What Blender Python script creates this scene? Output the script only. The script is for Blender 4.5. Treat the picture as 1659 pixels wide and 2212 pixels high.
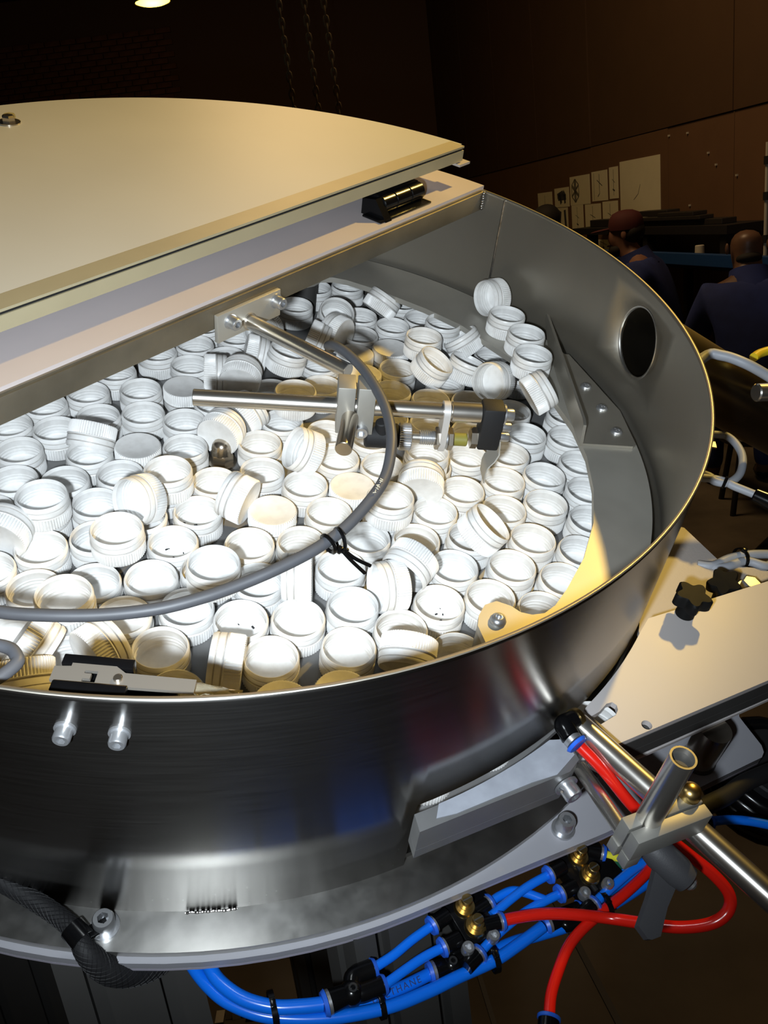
import bpy, bmesh, math, random
from mathutils import Matrix, Vector
for _o in list(bpy.data.objects): bpy.data.objects.remove(_o)
C = bpy.context.scene.collection
SC = bpy.context.scene
random.seed(7)
PI = math.pi
S = 0.36                                   # drum radius in metres; machine dimensions below are in drum radii

# ------------------------------------------------------------------ camera
MR = Matrix(((0.660706, -0.725099, 0.194162), (0.733191, 0.567926, -0.374021), (0.160932, 0.389476, 0.906868)))
MD = Matrix.Translation((-0.1016, 0.6497, 1.509)) @ MR.to_4x4()       # tilted drum frame -> world
cd = bpy.data.cameras.new('camera'); cam = bpy.data.objects.new('camera', cd); C.objects.link(cam)
cam.matrix_world = Matrix.Translation((0, 0, 1.55)) @ Matrix(((0.992363, 0.123355, 0.0), (-0.039746, 0.319742, -0.94667), (-0.116777, 0.93944, 0.322203))).to_4x4()
cd.sensor_fit = 'VERTICAL'; cd.sensor_height = 24.0; cd.lens = 1850.0 / 2212.0 * 24.0
cd.clip_start = 0.02; cd.clip_end = 100
SC.camera = cam

# ------------------------------------------------------------------ world, lights, exposure
wd_ = bpy.data.worlds.new('hall_air'); SC.world = wd_; wd_.use_nodes = True
wd_.node_tree.nodes['Background'].inputs[0].default_value = (1.0, 0.72, 0.45, 1)
wd_.node_tree.nodes['Background'].inputs[1].default_value = 0.03
def lamp(name, kind, loc, energy, col, size=0.1, drum=True, aim=None, spot=None, blend=0.5):
    l = bpy.data.lights.new(name, kind); l.energy = energy; l.color = col
    if kind == 'AREA': l.size = size
    else: l.shadow_soft_size = size
    o = bpy.data.objects.new(name, l); C.objects.link(o)
    p = MD @ (Vector(loc) * S) if drum else Vector(loc)
    m = Matrix.Translation(p)
    if aim is not None:
        a = MD @ (Vector(aim) * S) if drum else Vector(aim)
        m = m @ (a - p).to_track_quat('-Z', 'Y').to_matrix().to_4x4()
    o.matrix_world = m
    if spot: l.spot_size = math.radians(spot); l.spot_blend = blend
    return o
FLASH = lamp('camera_flash', 'SPOT', (-1.2441, -1.1287, 0.7442), 26.0, (0.84, 0.93, 1.0), 0.012, aim=(0.05, -0.15, -0.15), spot=98, blend=1.0)
WORK = lamp('warm_work_light', 'SPOT', (3.72, -0.40, 2.65), 105.0, (1.0, 0.65, 0.15), 0.035, aim=(-0.25, 0.05, -0.2), spot=48, blend=1.0)
HALL_FILL = lamp('added_hall_fill', 'AREA', (0.3, 4.5, 4.6), 48.0, (1.0, 0.66, 0.34), 1.2, drum=False, aim=(1.9, 5.2, 1.0))  # unseen area lamp added to brighten the right wall and the people
SC.view_settings.view_transform = 'Standard'; SC.view_settings.look = 'None'
SC.view_settings.exposure = 0.0; SC.view_settings.gamma = 1.0; SC.view_settings.use_curve_mapping = False

# ------------------------------------------------------------------ materials
def node(nt, t, **kw):
    n = nt.nodes.new(t)
    for k, v in kw.items():
        if k in n.inputs.keys(): n.inputs[k].default_value = v
        else: setattr(n, k, v)
    return n
def ramp(nt, fac, stops):
    r = nt.nodes.new('ShaderNodeValToRGB'); e = r.color_ramp.elements
    while len(e) > 1: e.remove(e[-1])
    e[0].position = stops[0][0]; e[0].color = (*stops[0][1], 1)
    for p, c in stops[1:]:
        q = e.new(p); q.color = (*c, 1)
    nt.links.new(fac, r.inputs[0]); return r.outputs[0]
def mat(name, col, rough=0.5, metal=0.0, noise=0.0, nscale=40.0, stretch=None, bump=0.0, bscale=200.0, col2=None, spec=None, rvar=0.0, coat=0.0, aniso=0.0, arot=0.0, emit=None, trans=0.0, sss=0.0):
    m = bpy.data.materials.new(name); m.use_nodes = True; nt = m.node_tree
    b = nt.nodes['Principled BSDF']
    b.inputs['Base Color'].default_value = (*col, 1); b.inputs['Roughness'].default_value = rough; b.inputs['Metallic'].default_value = metal
    if spec is not None: b.inputs['Specular IOR Level'].default_value = spec
    if coat: b.inputs['Coat Weight'].default_value = coat
    if aniso:
        b.inputs['Anisotropic'].default_value = aniso; b.inputs['Anisotropic Rotation'].default_value = arot
        tg = nt.nodes.new('ShaderNodeTangent'); tg.direction_type = 'RADIAL'; tg.axis = 'Z'; nt.links.new(tg.outputs[0], b.inputs['Tangent'])
    if trans: b.inputs['Transmission Weight'].default_value = trans
    if sss:
        b.inputs['Subsurface Weight'].default_value = sss; b.inputs['Subsurface Radius'].default_value = (0.004, 0.003, 0.002)
    if emit: b.inputs['Emission Color'].default_value = (*emit[0], 1); b.inputs['Emission Strength'].default_value = emit[1]
    tc = nt.nodes.new('ShaderNodeTexCoord'); mp = nt.nodes.new('ShaderNodeMapping'); nt.links.new(tc.outputs['Object'], mp.inputs[0])
    if stretch: mp.inputs['Scale'].default_value = stretch
    if noise or rvar or col2:
        n = node(nt, 'ShaderNodeTexNoise', Scale=nscale, Detail=6.0); nt.links.new(mp.outputs[0], n.inputs['Vector'])
        if noise or col2:
            c2 = col2 if col2 else tuple(max(0, c * (1 - noise)) for c in col)
            nt.links.new(ramp(nt, n.outputs[0], [(0.32, c2), (0.68, col)]), b.inputs['Base Color'])
        if rvar:
            mr = nt.nodes.new('ShaderNodeMapRange'); mr.inputs[3].default_value = max(0.02, rough - rvar); mr.inputs[4].default_value = rough + rvar
            nt.links.new(n.outputs[0], mr.inputs[0]); nt.links.new(mr.outputs[0], b.inputs['Roughness'])
    if bump:
        n2 = node(nt, 'ShaderNodeTexNoise', Scale=bscale, Detail=4.0); nt.links.new(mp.outputs[0], n2.inputs['Vector'])
        bp_ = node(nt, 'ShaderNodeBump', Strength=bump, Distance=0.001); nt.links.new(n2.outputs[0], bp_.inputs['Height']); nt.links.new(bp_.outputs[0], b.inputs['Normal'])
    return m
M = {}
M['drum'] = mat('brushed_steel', (0.33, 0.32, 0.305), 0.25, 1.0, noise=0.06, nscale=6.0, rvar=0.03, stretch=(4, 4, 120), bump=0.015, bscale=30, aniso=0.6, arot=0.25)
M['drum_in'] = mat('dull_steel_inside', (0.41, 0.38, 0.325), 0.40, 0.9, noise=0.18, nscale=5, rvar=0.06, bump=0.02, bscale=400)
M['flange'] = mat('ground_steel', (0.46, 0.45, 0.43), 0.38, 1.0, noise=0.15, nscale=14, rvar=0.08, stretch=(6, 6, 6), bump=0.02, bscale=60, aniso=0.6, arot=0.25)
M['plate'] = mat('bead_blasted_steel', (0.47, 0.45, 0.40), 0.5, 0.55, noise=0.12, nscale=25, rvar=0.06, bump=0.03, bscale=900)
M['bar'] = mat('mill_finish_bar', (0.30, 0.27, 0.21), 0.45, 0.85, noise=0.35, nscale=18, rvar=0.1, bump=0.06, bscale=500)
M['sheet'] = mat('bright_sheet_steel', (0.50, 0.47, 0.41), 0.40, 0.8, noise=0.1, nscale=25, rvar=0.06)
M['strap'] = mat('zinc_strap', (0.60, 0.58, 0.56), 0.4, 0.4)
M['block'] = mat('milled_block', (0.20, 0.20, 0.20), 0.5, 0.5, noise=0.1, nscale=40)
M['liner'] = mat('dimmed_white_liner', (0.34, 0.36, 0.41), 0.5, 0, noise=0.25, nscale=60)  # white liner, its colour greyed and blued for the weaker flash there
M['lever'] = mat('pressed_steel', (0.36, 0.335, 0.30), 0.4, 0.75)
M['braid'] = mat('black_braid', (0.012, 0.012, 0.013), 0.6, 0, spec=0.25)
M['strip_board'] = mat('pale_strip_laminate', (0.52, 0.47, 0.47), 0.42, 0, noise=0.06, nscale=9)
M['disc'] = mat('grey_turntable', (0.20, 0.20, 0.20), 0.45, 0.3, noise=0.2, nscale=12)
M['chrome'] = mat('polished_rod', (0.66, 0.63, 0.58), 0.26, 0.95, noise=0.05, nscale=30, rvar=0.04)
M['zinc'] = mat('zinc_screw', (0.55, 0.56, 0.58), 0.32, 0.85, noise=0.1, nscale=80)
M['nickel'] = mat('nickel_nut', (0.45, 0.40, 0.33), 0.25, 0.95)
M['alu'] = mat('anodised_aluminium', (0.36, 0.35, 0.32), 0.5, 0.6, noise=0.08, nscale=60)
M['alu_lamp_tint'] = mat('anodised_profile', (0.50, 0.45, 0.30), 0.45, 0.4, noise=0.06, nscale=40)  # grey aluminium with the warm lamp's gold cast mixed into the colour
M['alu_dark'] = mat('dark_aluminium', (0.065, 0.063, 0.06), 0.55, 0.3, noise=0.1, nscale=30)
M['brass'] = mat('brass_screw', (0.60, 0.43, 0.17), 0.3, 1.0, noise=0.15, nscale=90)
M['black'] = mat('black_plastic', (0.004, 0.004, 0.0045), 0.2, 0, spec=0.3, noise=0.3, nscale=60)
M['black_matte'] = mat('black_matte_plastic', (0.012, 0.012, 0.013), 0.65, 0, spec=0.3, bump=0.1, bscale=900)
M['knob'] = mat('knob_plastic', (0.006, 0.006, 0.006), 0.55, 0, spec=0.10)
M['charcoal'] = mat('charcoal_plastic', (0.05, 0.05, 0.055), 0.55, 0, bump=0.1, bscale=1200)
M['white_board'] = mat('cream_laminate', (0.53, 0.525, 0.48), 0.42, 0, noise=0.05, nscale=9, coat=0.0)
M['white_table'] = mat('white_laminate', (0.46, 0.43, 0.42), 0.42, 0, noise=0.10, nscale=14, rvar=0.08)
M['base_white'] = mat('base_laminate', (0.33, 0.33, 0.36), 0.45, 0, noise=0.08, nscale=12)
M['base_edge'] = mat('base_edging', (0.40, 0.38, 0.45), 0.5, 0)
M['tan'] = mat('grey_painted_plate', (0.40, 0.36, 0.33), 0.5, 0, bump=0.15, bscale=700)
M['cable'] = mat('grey_cable', (0.07, 0.074, 0.085), 0.5, 0, noise=0.12, nscale=70)
M['cable_light'] = mat('pale_grey_cable', (0.34, 0.36, 0.40), 0.5, 0)
M['blue'] = mat('blue_tube', (0.004, 0.15, 0.78), 0.22, 0, spec=0.6)
M['bluering'] = mat('blue_collar', (0.02, 0.12, 0.65), 0.4, 0)
M['red'] = mat('red_tube', (0.62, 0.012, 0.006), 0.22, 0, spec=0.6)
M['yellow'] = mat('yellow_tube', (0.65, 0.62, 0.04), 0.3, 0)
M['green'] = mat('green_tube', (0.01, 0.09, 0.05), 0.4, 0)
M['yellow_cable'] = mat('yellow_cable', (0.75, 0.55, 0.02), 0.4, 0)
M['tip'] = mat('sensor_face', (0.20, 0.18, 0.03), 0.5, 0)
M['tape'] = mat('clear_tape', (0.75, 0.70, 0.55), 0.12, 0, trans=0.85)
M['floor'] = mat('oily_concrete', (0.13, 0.105, 0.07), 0.75, 0, col2=(0.055, 0.043, 0.028), nscale=3.0, bump=0.2, bscale=30)
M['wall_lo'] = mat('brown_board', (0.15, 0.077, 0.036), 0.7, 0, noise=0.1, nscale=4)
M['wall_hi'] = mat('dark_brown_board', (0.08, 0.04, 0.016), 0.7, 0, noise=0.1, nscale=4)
M['brick'] = mat('old_brick', (0.22, 0.10, 0.05), 0.85, 0, col2=(0.09, 0.04, 0.02), nscale=4)
M['mortar'] = mat('mortar', (0.12, 0.07, 0.045), 0.9, 0)
M['dark'] = mat('dark_roof', (0.02, 0.016, 0.012), 0.9, 0)
M['paper'] = mat('drawing_paper', (0.80, 0.75, 0.52), 0.8, 0, noise=0.06, nscale=5)
M['ink'] = mat('drawing_ink', (0.05, 0.05, 0.05), 0.8, 0)
M['grey_ink'] = mat('shaded_drawing', (0.22, 0.21, 0.16), 0.8, 0, noise=0.6, nscale=25)
M['benchblue'] = mat('blue_bench_paint', (0.012, 0.06, 0.20), 0.5, 0)
M['benchdark'] = mat('dark_bench', (0.012, 0.011, 0.012), 0.6, 0)
M['stock'] = mat('metal_stock', (0.05, 0.045, 0.04), 0.5, 0.5)
M['overall'] = mat('navy_overall', (0.022, 0.042, 0.20), 0.85, 0, noise=0.3, nscale=12)
M['skin'] = mat('skin', (0.26, 0.13, 0.085), 0.55, 0, noise=0.1, nscale=20)
M['skin_dark'] = mat('dark_skin', (0.16, 0.085, 0.05), 0.42, 0, noise=0.1, nscale=20)
M['capred'] = mat('maroon_cap', (0.07, 0.010, 0.010), 0.8, 0)
M['hair'] = mat('dark_hair', (0.01, 0.008, 0.006), 0.8, 0)
M['galv'] = mat('white_painted_post', (0.55, 0.52, 0.42), 0.5, 0)
M['chain'] = mat('chain_steel', (0.24, 0.19, 0.11), 0.5, 0.6)
M['lamp'] = mat('sodium_lamp', (1.0, 0.8, 0.3), 0.5, 0, emit=((1.0, 0.72, 0.06), 6.0))
M['shade'] = mat('lamp_shade', (0.05, 0.04, 0.03), 0.5, 0.5)
M['orange'] = mat('orange_stub', (0.6, 0.25, 0.06), 0.7, 0)
M['foil'] = mat('foil_scrap', (0.4, 0.37, 0.3), 0.35, 0.8)
M['pipe'] = mat('steel_pipe', (0.36, 0.31, 0.23), 0.30, 1.0, noise=0.2, nscale=8, rvar=0.1)
M['weld'] = mat('weld_bead', (0.40, 0.38, 0.36), 0.3, 1.0, noise=0.6, nscale=120, bump=0.4, bscale=300)
M['swarf'] = mat('black_swarf', (0.01, 0.01, 0.012), 0.6, 0)
M['label_ink'] = mat('tube_print', (0.0, 0.02, 0.12), 0.5, 0)
def cap_mat():
    m = bpy.data.materials.new('white_cap_plastic'); m.use_nodes = True; nt = m.node_tree; b = nt.nodes['Principled BSDF']
    b.inputs['Roughness'].default_value = 0.38
    b.inputs['Subsurface Weight'].default_value = 0.12; b.inputs['Subsurface Radius'].default_value = (0.004, 0.004, 0.004); b.inputs['Subsurface Scale'].default_value = 1.0
    tc = nt.nodes.new('ShaderNodeTexCoord'); sp = nt.nodes.new('ShaderNodeSeparateXYZ'); nt.links.new(tc.outputs['Object'], sp.inputs[0])
    oi = nt.nodes.new('ShaderNodeObjectInfo'); cm = nt.nodes.new('ShaderNodeVectorMath'); cm.operation = 'ADD'
    nt.links.new(tc.outputs['Object'], cm.inputs[0]); nt.links.new(oi.outputs['Location'], cm.inputs[1])
    n = node(nt, 'ShaderNodeTexNoise', Scale=110.0, Detail=3.0); nt.links.new(cm.outputs[0], n.inputs['Vector'])
    # grime caught in the two grooves: bands in height, broken up by noise
    base = ramp(nt, n.outputs[0], [(0.35, (0.74, 0.735, 0.72)), (0.6, (0.83, 0.83, 0.82))])
    mx = None
    for zc, w in ((0.0335, 0.0016), (0.0465, 0.0012)):
        s = nt.nodes.new('ShaderNodeMath'); s.operation = 'SUBTRACT'; nt.links.new(sp.outputs[2], s.inputs[0]); s.inputs[1].default_value = zc * S
        a = nt.nodes.new('ShaderNodeMath'); a.operation = 'ABSOLUTE'; nt.links.new(s.outputs[0], a.inputs[0])
        l = nt.nodes.new('ShaderNodeMath'); l.operation = 'LESS_THAN'; nt.links.new(a.outputs[0], l.inputs[0]); l.inputs[1].default_value = w * S
        mx = l if mx is None else mx
        if mx is not l:
            q = nt.nodes.new('ShaderNodeMath'); q.operation = 'MAXIMUM'; nt.links.new(mx.outputs[0], q.inputs[0]); nt.links.new(l.outputs[0], q.inputs[1]); mx = q
    fl = nt.nodes.new('ShaderNodeVectorMath'); fl.operation = 'MULTIPLY'; fl.inputs[1].default_value = (1, 1, 0); nt.links.new(tc.outputs['Object'], fl.inputs[0])
    ln = nt.nodes.new('ShaderNodeVectorMath'); ln.operation = 'LENGTH'; nt.links.new(fl.outputs[0], ln.inputs[0])
    og = nt.nodes.new('ShaderNodeMath'); og.operation = 'GREATER_THAN'; nt.links.new(ln.outputs['Value'], og.inputs[0]); og.inputs[1].default_value = 0.048 * S
    om = nt.nodes.new('ShaderNodeMath'); om.operation = 'MULTIPLY'; nt.links.new(mx.outputs[0], om.inputs[0]); nt.links.new(og.outputs[0], om.inputs[1])
    q = nt.nodes.new('ShaderNodeMath'); q.operation = 'MULTIPLY'; nt.links.new(om.outputs[0], q.inputs[0]); nt.links.new(n.outputs[0], q.inputs[1])
    mixn = nt.nodes.new('ShaderNodeMix'); mixn.data_type = 'RGBA'; nt.links.new(q.outputs[0], mixn.inputs['Factor'])
    nt.links.new(base, mixn.inputs['A']); mixn.inputs['B'].default_value = (0.22, 0.19, 0.16, 1)
    nt.links.new(mixn.outputs['Result'], b.inputs['Base Color'])
    return m
M['cap'] = cap_mat()
M['cap_end'] = mat('cap_end_plastic', (0.70, 0.62, 0.56), 0.4, 0)

# ------------------------------------------------------------------ mesh helpers (drum radii unless k=1)
def frame(z, x=None):
    z = Vector(z).normalized()
    if x is None: x = Vector((1, 0, 0)) if abs(z.x) < 0.9 else Vector((0, 1, 0))
    x = Vector(x); x = (x - z * x.dot(z)).normalized(); y = z.cross(x)
    return Matrix((x, y, z)).transposed()
class B:
    def __init__(s): s.bm = bmesh.new()
    def ring(s, pts): return [s.bm.verts.new(p) for p in pts]
    def skin(s, r0, r1):
        n = len(r0)
        for i in range(n): s.bm.faces.new((r0[i], r0[(i + 1) % n], r1[(i + 1) % n], r1[i]))
    def lathe(s, prof, o=(0, 0, 0), ax=(0, 0, 1), seg=32, cap0=True, cap1=True, mod=None, x=None):
        f = frame(ax, x); o = Vector(o); rings = []
        for j, (r, z) in enumerate(prof):
            ring = []
            for i in range(seg):
                rr = r if mod is None else mod(j, i, r)
                a = 2 * PI * i / seg
                ring.append(s.bm.verts.new(o + f @ Vector((rr * math.cos(a), rr * math.sin(a), z))))
            rings.append(ring)
        for a, b in zip(rings, rings[1:]): s.skin(a, b)
        if cap0: s.bm.faces.new(rings[0][::-1])
        if cap1: s.bm.faces.new(rings[-1])
        return s
    def cyl(s, p0, p1, r0, r1=None, seg=24, cap=True, bev=0.0):
        p0 = Vector(p0); d = Vector(p1) - p0; L = d.length; r1 = r0 if r1 is None else r1
        if bev: pr = [(r0 - bev, 0), (r0, bev), (r1, L - bev), (r1 - bev, L)]
        else: pr = [(r0, 0), (r1, L)]
        return s.lathe(pr, p0, d, seg, cap, cap)
    def pipe(s, p0, p1, ro, ri, seg=32):
        p0 = Vector(p0); d = Vector(p1) - p0; L = d.length
        pr = [(ri, 0), (ro, 0), (ro, L), (ri, L), (ri, 0)]
        return s.lathe(pr, p0, d, seg, False, False)
    def box(s, c, size, rot=None, bev=0.0):
        r = bmesh.ops.create_cube(s.bm, size=1.0); vs = r['verts']
        m = Matrix.Translation(c) @ (rot.to_4x4() if rot else Matrix.Identity(4)) @ Matrix.Diagonal((*size, 1))
        bmesh.ops.transform(s.bm, matrix=m, verts=vs)
        if bev:
            es = list({e for v in vs for e in v.link_edges})
            bmesh.ops.bevel(s.bm, geom=es, offset=bev, segments=2, affect='EDGES', profile=0.5)
        return s
    def prism(s, loops, z0, z1, rot=None, o=(0, 0, 0)):
        """extruded polygon; loops[0] outline, the rest holes"""
        o = Vector(o); rot = rot or Matrix.Identity(3); tops = []; bots = []
        for z, store in ((z0, bots), (z1, tops)):
            edges = []
            for lp in loops:
                vs = [s.bm.verts.new(o + rot @ Vector((p[0], p[1], z))) for p in lp]; store.append(vs)
                edges += [s.bm.edges.new((vs[i], vs[(i + 1) % len(vs)])) for i in range(len(vs))]
            bmesh.ops.triangle_fill(s.bm, edges=edges, use_beauty=True, use_dissolve=False)
        for a, b in zip(bots, tops): s.skin(a, b)
        return s
    def tube(s, pts, r, seg=12, sub=6, closed=False, cap=True):
        P = [Vector(p) for p in pts]; Q = []
        n = len(P)
        if n == 2 or sub == 1: Q = P
        else:
            rng = n if closed else n - 1
            for i in range(rng):
                p0 = P[(i - 1) % n] if (closed or i > 0) else P[0] * 2 - P[1]
                p1 = P[i]; p2 = P[(i + 1) % n]
                p3 = P[(i + 2) % n] if (closed or i + 2 < n) else P[-1] * 2 - P[-2]
                for k in range(sub):
                    t = k / sub
                    Q.append(0.5 * ((2 * p1) + (p2 - p0) * t + (2 * p0 - 5 * p1 + 4 * p2 - p3) * t * t + (3 * p1 - p0 - 3 * p2 + p3) * t ** 3))
            if not closed: Q.append(P[-1])
        N = len(Q); rings = []; up = None
        for i in range(N):
            d = (Q[(i + 1) % N] - Q[i - 1]) if closed else (Q[min(i + 1, N - 1)] - Q[max(i - 1, 0)])
            d.normalize()
            if up is None: up = frame(d).col[0].copy()
            up = (up - d * up.dot(d)).normalized(); w = d.cross(up)
            rr = r(i / (N - 1)) if callable(r) else r
            rings.append(s.ring([Q[i] + (up * math.cos(2 * PI * k / seg) + w * math.sin(2 * PI * k / seg)) * rr for k in range(seg)]))
        for a, b in zip(rings, rings[1:]): s.skin(a, b)
        if closed: s.skin(rings[-1], rings[0])
        elif cap: s.bm.faces.new(rings[0][::-1]); s.bm.faces.new(rings[-1])
        return s
    def sphere(s, c, r, sc=(1, 1, 1), rot=None, u=20, v=14):
        q = bmesh.ops.create_uvsphere(s.bm, u_segments=u, v_segments=v, radius=r)
        m = Matrix.Translation(c) @ (rot.to_4x4() if rot else Matrix.Identity(4)) @ Matrix.Diagonal((*sc, 1))
        bmesh.ops.transform(s.bm, matrix=m, verts=q['verts']); return s
    def screw(s, p, n, r, h, soc=True, washer=0.0):
        """cap screw: optional washer, knurled head with bevel and hexagon socket"""
        n = Vector(n).normalized(); p = Vector(p)
        if washer: s.cyl(p, p + n * h * 0.2, washer, seg=24); p = p + n * h * 0.2
        f = frame(n)
        pr = [(r, 0), (r, h * 0.85), (r * 0.88, h)]
        rings = []
        for (rr, z) in pr: rings.append(s.ring([p + f @ Vector((rr * math.cos(2 * PI * i / 24), rr * math.sin(2 * PI * i / 24), z)) for i in range(24)]))
        hexr = lambda z, q: s.ring([p + f @ Vector((q * math.cos(2 * PI * i / 24) * (0.93 if i % 4 else 1.05), q * math.sin(2 * PI * i / 24) * (0.93 if i % 4 else 1.05), z)) for i in range(24)])
        if soc: rings += [hexr(h, r * 0.52), hexr(h * 0.35, r * 0.5)]
        for a, b in zip(rings, rings[1:]): s.skin(a, b)
        s.bm.faces.new(rings[-1]); s.bm.faces.new(rings[0][::-1]); return s
    def mesh(s, name, k=None, off=Vector((0, 0, 0)), smooth=38):
        k = S if k is None else k
        bmesh.ops.recalc_face_normals(s.bm, faces=s.bm.faces)
        if smooth:
            for f in s.bm.faces: f.smooth = True
        for v in s.bm.verts: v.co = v.co * k - off
        me = bpy.data.meshes.new(name); s.bm.to_mesh(me); s.bm.free()
        if smooth: me.set_sharp_from_angle(angle=math.radians(smooth))
        return me
ORG = {}
def thing(name, label, cat, loc=(0, 0, 0), group=None, drum=True, kind=None):
    o = bpy.data.objects.new(name, None); C.objects.link(o); o.empty_display_size = 0.02
    off = Vector(loc) * (S if drum else 1.0); ORG[o.name] = off
    o.matrix_world = (MD if drum else Matrix.Identity(4)) @ Matrix.Translation(off)
    if label: o['label'] = label
    if cat: o['category'] = cat
    if group: o['group'] = group
    if kind: o['kind'] = kind
    return o
def part(name, b, m, parent, label=None, k=None, smooth=38, kind=None):
    off = ORG[parent.name]
    me = b.mesh(name, k, off, smooth); me.materials.append(m)
    o = bpy.data.objects.new(name, me); C.objects.link(o); o.parent = parent; ORG[o.name] = off
    if label: o['label'] = label
    if kind: o['kind'] = kind
    return o
def solo(name, b, m, label, cat, group=None, drum=True, smooth=38, kind=None, off=None):
    k = S if drum else 1.0
    if off is None:
        off = Vector((0, 0, 0)); n = 0
        for v in b.bm.verts: off += v.co; n += 1
        off = off / max(1, n) * k
    me = b.mesh(name, k, off, smooth); me.materials.append(m)
    o = bpy.data.objects.new(name, me); C.objects.link(o); ORG[o.name] = off
    o.matrix_world = (MD if drum else Matrix.Identity(4)) @ Matrix.Translation(off)
    if label: o['label'] = label
    if cat: o['category'] = cat
    if group: o['group'] = group
    if kind: o['kind'] = kind
    return o
def struct(name, b, m, drum=False, smooth=0): return solo(name, b, m, None, None, drum=drum, smooth=smooth, kind='structure')
def pol(az, r, z=0.0): a = math.radians(az); return Vector((r * math.cos(a), r * math.sin(a), z))
def arc(a0, a1, r, n): return [tuple(pol(a0 + (a1 - a0) * i / n, r)[:2]) for i in range(n + 1)]
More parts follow.
